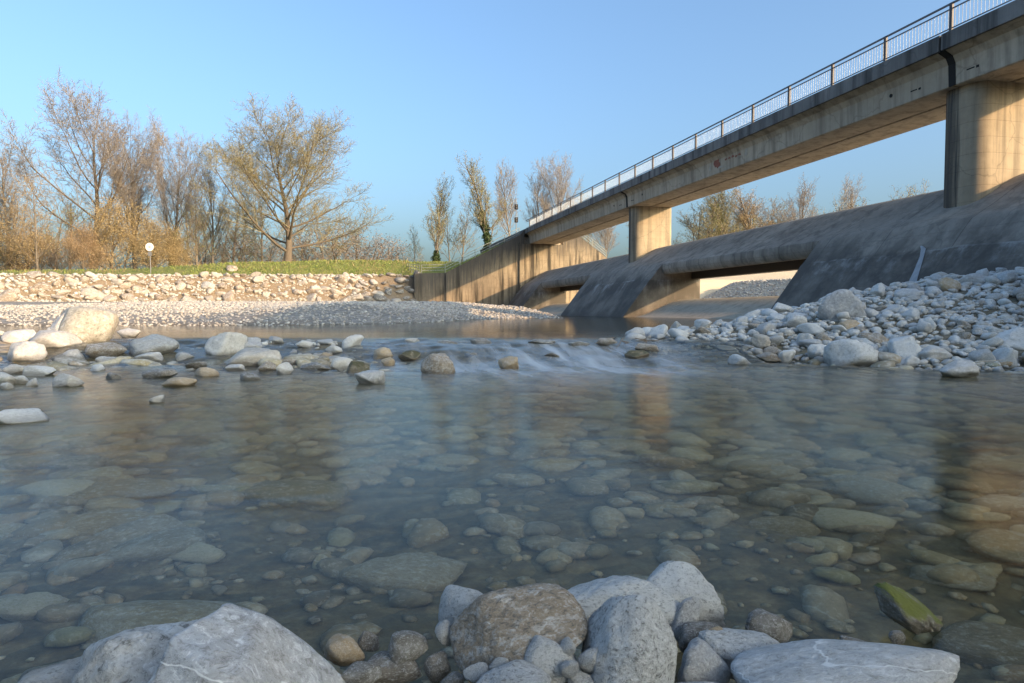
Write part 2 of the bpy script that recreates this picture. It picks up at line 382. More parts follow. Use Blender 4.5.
# water: clear, slightly olive, silky from the long flow
k = N('water'); nt_ = k.t
k.t.nodes.remove(k.b)
p1 = k.n('ShaderNodeNewGeometry'); rot = k.n('ShaderNodeMapping'); rot.inputs['Rotation'].default_value = (0, 0, YAW); rot.inputs['Scale'].default_value = (.8, 2.4, 1)
k.l(p1.outputs['Position'], rot.inputs[0])
w1 = k.noise(rot.outputs[0], 1.6, 4, .5, .6); w2 = k.noise(rot.outputs[0], 7, 3, .5)
bmp = k.n('ShaderNodeBump'); bmp.inputs['Strength'].default_value = .10; bmp.inputs['Distance'].default_value = .05
k.l(k.math('ADD', w1, k.math('MULTIPLY', w2, .04)), bmp.inputs['Height'])
at_r = k.n('ShaderNodeAttribute', attribute_name='ripple'); at_f = k.n('ShaderNodeAttribute', attribute_name='foam'); at_d = k.n('ShaderNodeAttribute', attribute_name='depth')
k.l(k.maprange(at_r.outputs['Fac'], 0, 1, .02, .13), bmp.inputs['Strength'])
gl = k.n('ShaderNodeBsdfGlossy'); k.l(bmp.outputs[0], gl.inputs['Normal'])
k.l(k.maprange(at_r.outputs['Fac'], 0, 1, .05, .20), gl.inputs['Roughness'])
gl.inputs['Color'].default_value = (.86, .86, .86, 1)
tr = k.n('ShaderNodeBsdfRefraction'); tr.inputs['IOR'].default_value = 1.12; k.l(bmp.outputs[0], tr.inputs['Normal'])
k.l(k.maprange(at_d.outputs['Fac'], .08, .8, .0, .30), tr.inputs['Roughness'])
k.l(k.mix(at_d.outputs['Fac'], (.95, .94, .86), (.84, .76, .47)), tr.inputs['Color'])
silt = k.n('ShaderNodeBsdfDiffuse'); silt.inputs['Color'].default_value = (.20, .18, .105, 1)
ms0 = k.n('ShaderNodeMixShader'); k.l(k.math('MULTIPLY', k.maprange(at_d.outputs['Fac'], 0, 1, .03, 1), k.maprange(w1, .38, .62, .07, .27)), ms0.inputs[0]); k.l(tr.outputs[0], ms0.inputs[1]); k.l(silt.outputs[0], ms0.inputs[2])
fr = k.n('ShaderNodeFresnel'); fr.inputs['IOR'].default_value = 1.19; k.l(bmp.outputs[0], fr.inputs['Normal'])
ms1 = k.n('ShaderNodeMixShader'); k.l(k.math('MULTIPLY', fr.outputs[0], .9), ms1.inputs[0]); k.l(ms0.outputs[0], ms1.inputs[1]); k.l(gl.outputs[0], ms1.inputs[2])
fo = k.n('ShaderNodeBsdfDiffuse'); fo.inputs['Color'].default_value = (.72, .76, .80, 1)
mp = k.n('ShaderNodeMapping'); mp.inputs['Rotation'].default_value = (0, 0, YAW+R_(25)); mp.inputs['Scale'].default_value = (3.2, .55, 1)
k.l(p1.outputs['Position'], mp.inputs[0])
fn = k.noise(mp.outputs[0], 1.5, 4, .5, .3)
ff = k.math('MULTIPLY', at_f.outputs['Fac'], k.maprange(fn, .34, .68, .08, .78))
ms2 = k.n('ShaderNodeMixShader'); k.l(ff, ms2.inputs[0]); k.l(ms1.outputs[0], ms2.inputs[1]); k.l(fo.outputs[0], ms2.inputs[2])
k.l(ms2.outputs[0], k.out.inputs[0])
M['water'] = k.m

def bark(name, a, b):
    k = N(name); n = k.noise(k.coord('Object', (3, 3, .6)), 3, 5, .6)
    k.base(k.mix(n, a, b)); k.rough(.9); k.bump(n, .5, .03); return k.m
M['bark_brown'] = bark('brown_bark', (.075, .058, .042), (.17, .135, .10))
M['bark_grey'] = bark('grey_bark', (.12, .10, .08), (.24, .205, .165))
M['twig_purple'] = bark('purple_brown_twigs', (.185, .16, .135), (.29, .255, .22))
M['twig_tan'] = bark('tan_twigs', (.19, .14, .085), (.29, .225, .14))
M['twig_olive'] = bark('olive_twigs', (.18, .155, .09), (.28, .245, .15))
def leafm(name, a, b):
    k = N(name); n = k.noise(k.pos(), 2.3, 4, .7)
    k.base(k.mix(k.maprange(n, .35, .65), a, b)); k.rough(.7)
    k.b.inputs['Subsurface Weight'].default_value = 0; return k.m
M['bud_olive'] = leafm('olive_buds', (.17, .17, .06), (.27, .265, .105))
M['bud_green'] = leafm('green_buds', (.13, .14, .04), (.22, .21, .07))
M['leaf_ochre'] = leafm('ochre_leaves', (.23, .17, .08), (.35, .27, .14))
M['leaf_rust'] = leafm('rust_leaves', (.22, .145, .08), (.31, .22, .13))
M['bud_red'] = leafm('reddish_buds', (.18, .135, .105), (.26, .205, .16))
M['ivy'] = leafm('ivy_leaves', (.018, .038, .010), (.05, .085, .022))
M['grass'] = leafm('grass_blades', (.105, .165, .022), (.24, .24, .07))
M['straw'] = leafm('straw', (.22, .16, .08), (.38, .29, .16))
M['moss'] = leafm('moss', (.03, .045, .008), (.09, .10, .02))

# ------------------------------------------------------------------ terrain
def shore(X): return np.interp(X, [-300, -40, -20, -13.6, -10.3, -6.05, -3.74, -1.7, 3.2, 6.7, 10, 14], [8, 14, 17.4, 18.2, 18.5, 19.5, 22.8, 32, 41, 48, 55, 64])
def revet(X): return np.interp(X, [-400, -80, -44.2, -35, -22.7, -10.6], [30, 48, 59, 66, 73, 80.9])
def wall_top(u): return np.interp(u, [8.2, 11.2, 20.3, 27.9, 31.8, 34], [5.05, 5.15, 9.75, 9.9, 7.1, 6.9])
def pile_h(X, Y):
    Ye = np.interp(X, [1.2, 2.2, 3.0, 3.8, 4.4, 5, 8, 12], [9.5, 8.9, 8.35, 7.85, 7.35, 7.1, 6.7, 6.3])
    Yr = np.interp(X, [1.2, 3, 5, 9, 12], [9.9, 10.4, 10.9, 11.5, 12])
    Hr = np.interp(X, [.9, 1.5, 2.2, 3.4, 4.3, 5.6, 7, 8.2, 12], [-.3, .10, .24, .40, .58, .90, 1.12, 1.25, 1.5])
    t = np.clip((Y-Ye)/(Yr-Ye), -1.0, 1); f = np.where(t > 0, np.sin(np.clip(t, 0, 1)*math.pi/2), t*1.1)
    back = np.clip((Y-Yr)/7.0, 0, 1)
    z = np.where(Y < Yr, Hr*f, Hr*(1-back**1.5)-.6*back)
    z = np.where((Y < Ye), -.12*(Ye-Y)*2.2, z)
    return z
def terrain(u, v):
    u = np.asarray(u, float); v = np.asarray(v, float)
    X, Y = to_cam(u, v)
    zb = np.interp(Y, [-30, -8, -2, 0, .8, 1.4, 2.5, 4, 6.5, 7.8, 9.0, 11, 14, 40], [3, 1.2, .5, .15, -.02, -.13, -.22, -.30, -.30, -.14, .06, -.05, -.4, -.5])
    zb = zb - .03*np.clip(u, -5, 5)*sstep(Y, 0, .8)*0 
    shoal = sstep(X, -.2, -2.5)*sstep(Y, 4.5, 7)*(1-sstep(Y, 11, 14))
    zb = zb + shoal*(.10 + .05*fbm(X*.9, Y*.9, 5)*2) + .14*sstep(X, -5.2, -7.2)*sstep(Y, 6, 8)*(1-sstep(Y, 12, 14))
    chute = sstep(X, -1.4, -.4)*(1-sstep(X, 1.2, 2.0)); zb = zb - .10*chute*sstep(Y, 6, 8)*(1-sstep(Y, 10, 12))
    near = 1-sstep(np.hypot(X, Y), 18, 40)
    zb = zb + near*(.07*fbm(u*1.3, v*1.3, 11) + .03*fbm(u*6, v*6, 12)) 
    z = np.maximum(zb, np.where((X > .6) & (Y > 2) & (Y < 22), pile_h(X, Y)+.05*fbm(u*1.7, v*1.7, 21), -9))
    # far-left gravel bank and its bars
    d = (Y-shore(X))*.85
    f = np.interp(d, [-20, 0, 3, 10, 30, 60], [-.8, 0, .22, .52, 1.05, 1.5])
    bank = .22 + f + .06*fbm(u*.5, v*.5, 31)*np.clip(d/3+.5, 0, 1)
    bank += .30*np.exp(-(((X+6.3)/3.2)**2+((Y-26.5)/4.0)**2))*(d > -3) + .12*np.exp(-(((X-1)/8)**2+((Y-48)/7)**2))
    z = np.where(Y > 13, np.maximum(np.where(d > -4, bank, -9), np.minimum(z, bank)), z)
    # revetment and levee
    s = np.where(u > 8.2, v-81.2, Y-revet(X))
    Ht = np.interp(X, [-200, -60, -44.2, -35, -22.7, -10.6], [3.4, 3.7, 3.9, 4.2, 4.6, 5.0])
    Hc = Ht+np.interp(X, [-60, -44, -35, -22, -10.6], [.9, 1.3, 2.2, 2.7, 2.7])
    lev = np.where(s < 3.2, z+(Ht-z)*np.clip(s/3.2, 0, 1), np.where(s < 5, Ht, Ht+(Hc-Ht)*sstep(s, 5, 18)))
    lev = lev + .12*fbm(u*.25, v*.25, 41)*sstep(s, 3, 8)
    z = np.where((s > 0) & (Y > 13), lev, z)
    # far embankment behind the river wall
    emb = wall_top(u)-.12
    emb = np.where((u > 8.0) & (v > 81.15), emb, -9)
    e2 = z+(emb-z)*(1-sstep(v, 95, 160))
    z = np.where((u > 8.0) & (u < 34) & (v > 81.15), np.maximum(z, e2), z)
    # upstream side of the weir
    up = np.interp(u, [24.9, 40, 44, 49, 60, 300], [1.2, 1.5, 1.9, 4.3, 4.7, 5.5]) + .15*fbm(u*.3, v*.3, 51)
    z = np.where((u > 24.9) & (v < 81.15) & (v > 6), up, z)
    z = np.where((u > 12) & (u <= 24.9) & (v > 6) & (v < 81.15) & (Y > 18), np.minimum(z, .0)-.3*sstep(u, 12, 16), z)
    # unseen near right embankment behind its wall, added to shade the stone pile
    rt = np.interp(u, [4.5, 8, 20, 26.8, 36, 80], [.3, 1.6, 10.45, 10.45, 5.5, 5.5])
    z = np.where((v < 5.8) & (u > 4.5), np.where(u < 8.9, np.where(v < 3.0, np.maximum(z, rt*sstep(v, 3.2, -1.5)), z), np.maximum(z, rt)), z)
    # left shore of the near pool
    lf = np.interp(u, [-300, -60, -30, -24], [4, 2.5, .9, -.5])
    z = np.where(Y < 16, np.maximum(z, lf), z)
    return z
def ramp_axis(segs):
    a = []
    for s0, s1, n in segs: a.append(np.linspace(s0, s1, n, endpoint=False))
    a.append([segs[-1][1]]); return np.concatenate(a)
us = ramp_axis([(-3000, -300, 14), (-300, -60, 40), (-60, -14, 90), (-14, 12, 240), (12, 24.85, 50), (24.85, 24.95, 1), (24.95, 60, 70), (60, 300, 40), (300, 3000, 14)])
vs = ramp_axis([(-3000, -100, 12), (-100, -4, 40), (-4, 0, 24), (0, 14, 170), (14, 30, 90), (30, 81.1, 130), (81.1, 81.25, 1), (81.25, 130, 80), (130, 400, 40), (400, 5000, 16)])
U, V = np.meshgrid(us, vs); Z = terrain(U, V)
X_, Y_ = to_cam(U, V)
me = mesh_np('ground', np.stack([U, V, Z], -1).reshape(-1, 3), grid_faces(len(us), len(vs)), np.full((len(us)-1)*(len(vs)-1), 4))
wl_ = .22*sstep(Y_, 7.4, 9.4)
bed_ = (1-sstep(Z-wl_, -.02, .06))*(1-sstep(Y_, 60, 80)); bed_ = np.maximum(bed_, .85*((X_ > .8) & (Y_ > 3) & (Y_ < 14) & (V > 2)))  # brown silt colour under the pile also paints shade into its gaps
add_attr(me, 'bed', bed_.ravel())
s_ = np.where(U > 8.2, V-81.2, Y_-revet(X_))
g_ = sstep(s_, 4.5, 7.5)*(Y_ > 13); g_ = np.maximum(g_, ((V < 4) & (U > 6))*1.0); g_ = np.maximum(g_, ((U > 95) & (V > 6))*.6); g_ = np.where((U > 33) & (U < 95) & (V > 0), 0, g_); g_ = np.maximum(g_, ((U < -26) & (Y_ < 16))*.8)
g_ = np.where(X_ < -30, g_*sstep(s_, 6, 9), g_)
add_attr(me, 'grass', g_.ravel())
add_attr(me, 'pale', (((U > 24) & (U < 95) & (V > 4) & (V < 140))*1.0).ravel())
soil = sstep(s_, -1, 1)*(Y_ > 13)*(U < 33)*.85 + .5*((np.abs(Y_-shore(X_)) < 1.2) & (X_ < -6))
add_attr(me, 'soil', np.clip(soil, 0, 1).ravel())
tag(link('ground', me, M['ground']), kind='structure')

# ------------------------------------------------------------------ water
xs = ramp_axis([(-60, -10, 50), (-10, 6, 300), (6, 20, 40)]); ys = ramp_axis([(-.5, 5, 50), (5, 12.5, 190), (12.5, 30, 60), (30, 84, 50)])
XX, YY = np.meshgrid(xs, ys)
def water_z(X, Y):
    wob = .5*fbm(X*.55, Y*0+3, 61) + .25*fbm(X*1.7, Y*.2, 62)
    z = .22*sstep(Y+wob, 7.5, 9.3)
    rap = sstep(Y, 6.4, 7.6)*(1-sstep(Y, 9.2, 10.4))
    # silky standing waves, drawn out along the flow
    z = z + rap*(.06*fbm(X*1.3+.3*Y, Y*1.1, 63)+.04*fbm(X*1.6, Y*3.0, 64)+.012*fbm(X*4, Y*7, 65))
    return z, rap
WZ, RAP = water_z(XX, YY)
WU, WV = to_world(XX, YY)
TZ = terrain(WU, WV)
me = mesh_np('water', np.stack([WU, WV, WZ], -1).reshape(-1, 3), grid_faces(len(xs), len(ys)), np.full((len(xs)-1)*(len(ys)-1), 4))
# water ends where the weir stands
bm = bmesh.new(); bm.from_mesh(me)
bmesh.ops.delete(bm, geom=[f for f in bm.faces if f.calc_center_median().x > 22 or (f.calc_center_median().y > 81.3)], context='FACES')
keep_w = None
bm.to_mesh(me); bm.free()
cw = np.zeros(len(me.vertices)*3, np.float32); me.vertices.foreach_get('co', cw); cw = cw.reshape(-1, 3)
WXc, WYc = to_cam(cw[:, 0], cw[:, 1]); TZ = terrain(cw[:, 0], cw[:, 1]); _, RP = water_z(WXc, WYc)
foam = sstep(WYc, 6.0, 7.2)*(1-sstep(WYc, 8.6, 9.8))*np.interp(WXc, [-7, -3, -1.5, -.6, .3, 1.2, 1.9, 2.3], [.03, .10, .26, .5, .72, .65, .4, .03])
foam = np.maximum(foam, .5*sstep(WYc, 4.6, 7)*(1-sstep(WYc, 7, 8))*np.exp(-((WXc-.2)/1.1)**2))
add_attr(me, 'foam', foam)
add_attr(me, 'ripple', np.interp(WYc, [0, 2, 6, 9, 11, 16, 80], [.55, .6, .9, 1.0, .45, .2, .1]))
add_attr(me, 'depth', np.clip((cw[:, 2]-TZ)/.55, 0, 1))
water = link('water', me, M['water']); tag(water, kind='structure')

# ------------------------------------------------------------------ weir
def weir_profile(full):
    top = [(20.75, 3.80), (21.2, 4.07), (21.7, 4.36), (22.3, 4.76), (22.9, 5.16), (23.4, 5.44), (23.8, 5.60), (24.2, 5.64), (24.6, 5.55), (24.9, 5.3)]
    if full:
        return [(17.7, -.8), (17.95, .25), (18.9, 1.48), (19.8, 2.66), (20.0, 2.86), (20.32, 3.28)] + top + [(24.9, 3.4), (23.6, 3.3), (23.6, -.8)]
    return [(22.9, 3.30), (22.7, 3.55), (21.5, 3.30), (21.28, 3.12), (21.02, 3.10), (20.84, 3.22), (20.72, 3.5)] + top + [(24.9, 3.30)]
weir = empty('river_weir', (21, 42, 0)); tag(weir, 'long dark concrete weir with sloping face and low sluice openings under the bridge', 'weir')
def W0(o): o.parent = weir; o.matrix_parent_inverse = Matrix.Translation((-21, -42, 0)); return o
for a, b in ((6.2, 27.0), (43.0, 57.0), (73.0, 81.0)):
    W0(MB().prism(weir_profile(True), a, b, int((b-a)/2)).build('weir_block', M['weir'], None, True, True))
for a, b in ((27.0, 43.0), (57.0, 73.0)):
    W0(MB().prism(weir_profile(False), a, b, 8).build('weir_lip', M['lip'], None, True, True))
    W0(MB().box(22.95, 23.55, a, b, 2.82, 3.297).build('gate_beam', M['gate']))
    sill = [(17.6, -.8), (17.9, .12), (18.6, .2), (19.3, .34), (20.0, .58), (20.7, .9), (21.4, 1.2), (22.1, 1.38), (22.8, 1.44), (25.2, 1.44), (25.2, -.8)]
    W0(MB().prism(sill, a, b, 4).build('sill', M['sill'], None, True, True))
# thin run of water down the weir face
tr_pts = [(20.06, 2.94), (19.95, 2.82), (19.7, 2.54), (19.3, 2.0), (18.9, 1.50), (18.3, .72)]
v_ = []; fc = []
for i, (a, b) in enumerate(tr_pts):
    t = i/(len(tr_pts)-1); y = 20.6-1.0*t; w = .06+.13*t+.025*math.sin(i*2)
    v_ += [(a-.012, y-w, b+.012), (a-.03, y, b+.03), (a-.012, y+w, b+.012)]
for i in range(len(tr_pts)-1): fc += [3*i, 3*i+1, 3*i+4, 3*i+3, 3*i+1, 3*i+2, 3*i+5, 3*i+4]
k = N('white_trickle'); k.base(k.mix(k.noise(k.pos((2, 6, .5)), 3, 4), (.20, .205, .21), (.48, .49, .50))); k.rough(.5)
tag(link('water_trickle', mesh_np('water_trickle', v_, fc, [4]*(len(fc)//4)), k.m), 'thin pale run of water down the dark weir face', 'water', kind='structure')

# ------------------------------------------------------------------ river walls
wallf = [(8.15, -.6), (8.15, 5.05), (11.2, 5.15), (20.3, 9.85), (20.85, 10.5), (20.85, 8.8), (25.75, 8.8), (25.75, 10.3), (27.9, 9.9), (31.8, 7.1), (34, 6.9), (34, -.6)]
rw = empty('river_wall', (8.15, 81, 0)); tag(rw, 'tall stained concrete river wall holding the far end of the bridge', 'wall')
o = MB().prism(wallf, 81.0, 81.9).build('wall_face', M['wall'], rw); o.location = (-8.15, -81, 0)
o = MB().box(7.55, 8.147, 81.05, 86, -.6, 5.0).build('end_buttress', M['wall'], rw); o.location = (-8.15, -81, 0)
o = MB().box(11.2, 11.5, 80.75, 80.997, -.5, 5.1).box(20.2, 20.8, 80.7, 80.997, -.5, 8.75).build('wall_rib', M['wall'], rw); o.location = (-8.15, -81, 0)
rw2 = empty('river_wall', (9, 6, 0)); tag(rw2, 'added unseen concrete wall at the near bridge end, shading the stone pile', 'wall')  # out of view, added with its bank to block sun below the deck
wn = [(9.0, -.6), (9.0, 2.5), (19.9, 10.55), (20.85, 10.55), (20.85, 8.8), (25.7, 8.8), (25.7, 10.55), (27, 10.55), (33, 6.5), (36, 5.7), (36, -.6)]
o = MB().prism(wn, 5.3, 6.2).build('wall_face', M['wall'], rw2); o.location = (-9, -6, 0)

# ------------------------------------------------------------------ bridge
br = empty('concrete_bridge', (21, 51, 0)); tag(br, 'narrow concrete girder bridge with steel railing on two piers above the weir', 'bridge')
def B0(o):
    o.parent = br; o.matrix_parent_inverse = Matrix.Translation((-21, -51, 0)); return o
gsec = [(21.02, 10.02), (21.35, 9.86), (21.48, 9.62), (21.52, 8.85), (21.55, 8.82), (23.10, 8.82), (23.14, 8.90), (23.24, 8.90), (23.28, 8.82), (24.98, 8.82), (25.02, 9.62), (25.2, 9.86), (25.6, 10.02)]
fsec = [(20.9, 10.02), (20.9, 10.57), (20.92, 10.60), (21.2, 10.60), (21.25, 10.45), (25.3, 10.45), (25.35, 10.60), (25.7, 10.60), (25.7, 10.02)]
spans = [(6.0, 20.85), (20.95, 50.85), (50.95, 80.98)]
for a, b in spans:
    B0(MB().prism(gsec, a, b).build('girder', M['girder']))
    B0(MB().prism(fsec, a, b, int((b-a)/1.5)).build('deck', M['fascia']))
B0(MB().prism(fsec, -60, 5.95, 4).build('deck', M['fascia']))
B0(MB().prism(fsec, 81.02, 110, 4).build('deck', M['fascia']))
for y in (20.9, 50.9):
    g2 = [(x+.05*(1 if x < 23 else -1), z-.0) for x, z in gsec]
    B0(MB().prism([(20.97, 10.5), (20.97, 10.04), (21.4, 9.82), (21.5, 9.6), (21.56, 8.86), (25.0, 8.86), (25.0, 10.4)], y-.06, y+.06).build('expansion_joint', M['joint']))
    # dark run-off below the joint
    B0(MB().prism([(21.0, 10.0), (21.34, 9.84), (21.46, 9.6), (21.50, 8.83), (21.53, 8.83), (21.50, 9.63), (21.36, 9.88), (21.02, 10.04)], y-.13, y+.16).build('runoff_stain', M['joint']))
def rrect(x0, x1, y0, y1, r, n=7):
    out = []
    for cx, cy, a0 in ((x1-.25, y1-.25, 0), (x0+r, y1-r, 90), (x0+r, y0+r, 180), (x1-.25, y0+.25, 270)):
        rr = .25 if cx > (x0+x1)/2 else r
        for i in range(n+1):
            a = R_(a0+90*i/n); out.append((cx+rr*math.cos(a), cy+rr*math.sin(a)))
    return out
for y in (20.95, 50.95):
    pr = B0(MB().prism_z(rrect(21.85, 25.0, y-.9, y+.9, .62), 3.3, 8.817).build('pier', M['pier'], None, True, True))
    pr['label'] = 'concrete pier with rounded nose'
    # weep stain on the nose
for y, zz in ((23.8, 9.35), (17.6, 9.35), (53.6, 9.35), (48.0, 9.35)):
    B0(MB().tube((21.47, y, zz), (21.60, y, zz), .075, 14).build('drain_hole', M['joint']))
for y in (22.6, 20.1, 52.3, 49.9):
    B0(MB().box(21.50, 21.53, y-.28, y-.16, 9.15, 9.28).box(21.50, 21.53, y-.1, y+.22, 9.18, 9.23).build('bolt_plate', M['joint']))
rng = random.Random(5)
# faded red paint marks on the girder
def blob(name, mat, cy, cz, ry, rz, n=14, jit=.25, x=21.472, x2=21.52):
    b = MB(); pts = []
    for i in range(n):
        a = 2*math.pi*i/n; q = 1+rng.uniform(-jit, jit); pts.append((cy+ry*q*math.cos(a), cz+rz*q*math.sin(a)))
    vs0 = [b.bm.verts.new((x+.03*(9.5-p[1])*.3, p[0], p[1])) for p in pts]; vs1 = [b.bm.verts.new((x2+.03, p[0], p[1])) for p in pts]
    b.bm.faces.new(vs0)
    for i in range(n): b.bm.faces.new((vs0[i], vs0[(i+1) % n], vs1[(i+1) % n], vs1[i]))
    B0(b.build(name, M[mat]))
blob('red_paint_mark', 'red', 37.3, 9.42, .34, .24, jit=.35)
for i in range(5): blob('red_paint_mark', 'red', 36.3-.36*i, 9.46+.05*rng.uniform(-1, 1), .12, .06, 9, .5)
blob('pale_paint_mark', 'chalk', 38.1, 9.30, .12, .18, x=21.476); blob('pale_paint_mark', 'chalk', 36.9, 9.14, .3, .05, x=21.480); blob('pale_paint_mark', 'chalk', 34.2, 9.4, .15, .2, x=21.474)
# railing
rl = B0(bpy.data.objects.new('railing', bpy.data.meshes.new('railing'))); COL.objects.link(rl)
hb = MB(); hb.box(21.03, 21.11, -12, 81, 11.58, 11.63); hb.box(21.045, 21.095, -12, 81, 11.40, 11.435); hb.box(21.045, 21.095, -12, 81, 10.72, 10.745)
hr = hb.build('handrail', M['rail'], None); hr.data.materials
rl.data = hr.data; bpy.data.objects.remove(hr)
def chld(o): o.parent = rl; return o
sp = 3.085; y0 = 20.58-10*sp
pm = None; im = None
for i in range(30):
    y = y0+sp*i
    if y > 81: break
    if pm is None:
        po = MB().box(21.0, 21.10, -.06, .06, 10.6, 11.62).box(20.96, 21.14, -.09, .09, 10.6, 10.63).bevel(.008, 1).build('railing_post', M['post']); pm = po.data
    else: po = bpy.data.objects.new('railing_post', pm); COL.objects.link(po)
    po.location.y = y; chld(po)
    if y+sp < 81.2:
        if im is None:
            b = MB()
            for j in range(1, 21): b.tube((21.07, sp*j/21, 10.745), (21.07, sp*j/21, 11.40), .011, 5)
            io = b.build('railing_bars', M['bars']); im = io.data
        else: io = bpy.data.objects.new('railing_bars', im); COL.objects.link(io)
        io.location.y = y; chld(io)

# pipe railings on the wings of the far wall
def pipe_fence(name, label, pts, h=1.0, rails=(.35, .68, 1.0), step=2.0):
    o = empty(name, pts[0]); tag(o, label, 'railing')
    b = MB(); P = [Vector(p) for p in pts]
    for A, B in zip(P, P[1:]):
        for r in rails: b.tube(A+Vector((0, 0, r)), B+Vector((0, 0, r)), .035, 6)
    rr = b.build('rails', M['pipe'], o); rr.location = -P[0]
    for A, B in zip(P, P[1:]):
        n = max(1, int((B-A).length/step))
        for i in range(n+1):
            if i == n and B != P[-1]: continue
            q = A+(B-A)*(i/n)
            po = MB().tube((0, 0, -.1), (0, 0, h+.03), .045, 6).build('fence_post', M['pipe'], o); po.location = q-P[0]
    return o
pipe_fence('pipe_railing', 'pale pipe railing climbing along the left top of the far river wall', [(8.4, 81.4, 5.05), (11.2, 81.4, 5.15), (20.3, 81.4, 9.75)])
pipe_fence('pipe_railing', 'pale pipe railing running away over grass from the left wall corner', [(8.2, 81.8, 5.05), (7.6, 92, 5.9)])
pipe_fence('pipe_railing', 'pale pipe railing dropping down the far wall right of the bridge', [(26.2, 81.4, 10.0), (27.9, 81.4, 9.9), (31.6, 81.4, 7.2)], step=1.6)

# signal mast at the bridge head
g0 = (20.2, 82.5, 9.6)
sm = empty('signal_post', g0); tag(sm, 'thin post carrying two black signal boxes at the far bridge head', 'signal')
MB().tube((0, 0, 0), (0, 0, 4.9), .05, 8).build('pole', M['grey_metal'], sm)
for z in (3.85, 2.25):
    h = MB().box(-.2, .2, -.2, .1, z-.31, z+.31).bevel(.03).build('signal_box', M['black'], sm)
    MB().tube((0, -.203, z+.14), (0, -.23, z+.14), .09, 12).tube((0, -.203, z-.14), (0, -.23, z-.14), .09, 12).build('lens', M['lens'], h)
sg = at(150, 247, 72); gz = float(terrain(sg[0], sg[1]))
so_ = empty('round_sign', (sg[0], sg[1], gz), -YAW); tag(so_, 'small white round sign on a thin post by the ochre bushes', 'sign')
hz = sg[2]-gz
MB().tube((0, 0, -.1), (0, 0, hz), .05, 8).build('post', M['grey_metal'], so_)
d = MB().tube((0, -.06, hz), (0, -.10, hz), .42, 28).build('sign_disc', M['white'], so_)
MB().tube((0, -.101, hz), (0, -.108, hz), .15, 20).build('ring_mark', M['ring'], d)
MB().box(-.2, .2, -.09, -.06, hz-.95, hz-.5).build('lower_plate', M['grey_metal'], so_)

# ------------------------------------------------------------------ stones
def ico(level):
    bm = bmesh.new(); bmesh.ops.create_icosphere(bm, subdivisions=level, radius=1)
    bm.verts.ensure_lookup_table()
    v = np.array([x.co[:] for x in bm.verts]); f = np.array([[q.index for q in x.verts] for x in bm.faces]); bm.free(); return v, f
ICO = {l: ico(l) for l in (1, 2, 3, 4, 5)}
def stone_shape(seed, level, angular=.3, nplanes=None, rough=.03):
    """rounded polyhedron scaled so its bounding box is -1..1 on each axis"""
    r = np.random.RandomState(seed); d, f = ICO[level]
    n = nplanes or r.randint(9, 16)
    P = r.normal(size=(n, 3)); P /= np.linalg.norm(P, axis=1)[:, None]
    hgt = r.uniform(.72, 1.0, n); p = 5.5+26*angular
    s = np.maximum(d@P.T/hgt, 0.02)
    rad = (s**p).sum(1)**(-1/p)
    rad = rad*(1-angular*.2)+angular*.2*np.minimum(rad, 1.2)
    w = .7 if angular < .4 else .95
    rad = w*np.minimum(rad, 1.6)+(1-w)*1.0
    q = d*rad[:, None]
    for k_, (fr_, am) in enumerate(((1.7, .06), (3.6, .6*rough), (8, .45*rough), (17, .25*rough))):
        ph = r.uniform(0, 6.28, 9); D = r.normal(size=(3, 3))*fr_
        q = q*(1+am*(np.sin(d@D[0]+ph[0])*np.sin(d@D[1]+ph[1])+.5*np.sin(d@D[2]+ph[2])))[:, None]
    lo, hi = q.min(0), q.max(0); return (q-(lo+hi)/2)/((hi-lo)/2), f
def stone_mesh(name, seed, level, angular=.3, rough=.03):
    v, f = stone_shape(seed, level, angular, rough=rough)
    return mesh_np(name, v, f.ravel(), np.full(len(f), 3))
def put_stone(me, mat, loc, dims, rot, label, cat='stone', group=None, name='river_stone'):
    o = bpy.data.objects.new(name, me); COL.objects.link(o)
    o.location = loc; o.scale = dims; o.rotation_euler = rot
    if len(me.materials) == 0: me.materials.append(mat)
    o.material_slots[0].link = 'OBJECT'; o.material_slots[0].material = mat
    tag(o, label, cat, group); return o
SHAPES = {}
def variants(key, n, level, angular, rough=.03):
    if key not in SHAPES: SHAPES[key] = [stone_mesh('river_stone', hash_(key)+i*13, level, angular, rough) for i in range(n)]
    return SHAPES[key]
def hash_(s): return sum(ord(c)*(i+3) for i, c in enumerate(s)) % 9973
def cam_rot(tilt=0, yaw=0):
    """stone axes: x right in view, y away, z up; tilt turns it in the picture plane"""
    return (Matrix.Rotation(-YAW+yaw, 3, 'Z') @ Matrix.Rotation(-R_(tilt), 3, 'Y')).to_euler()
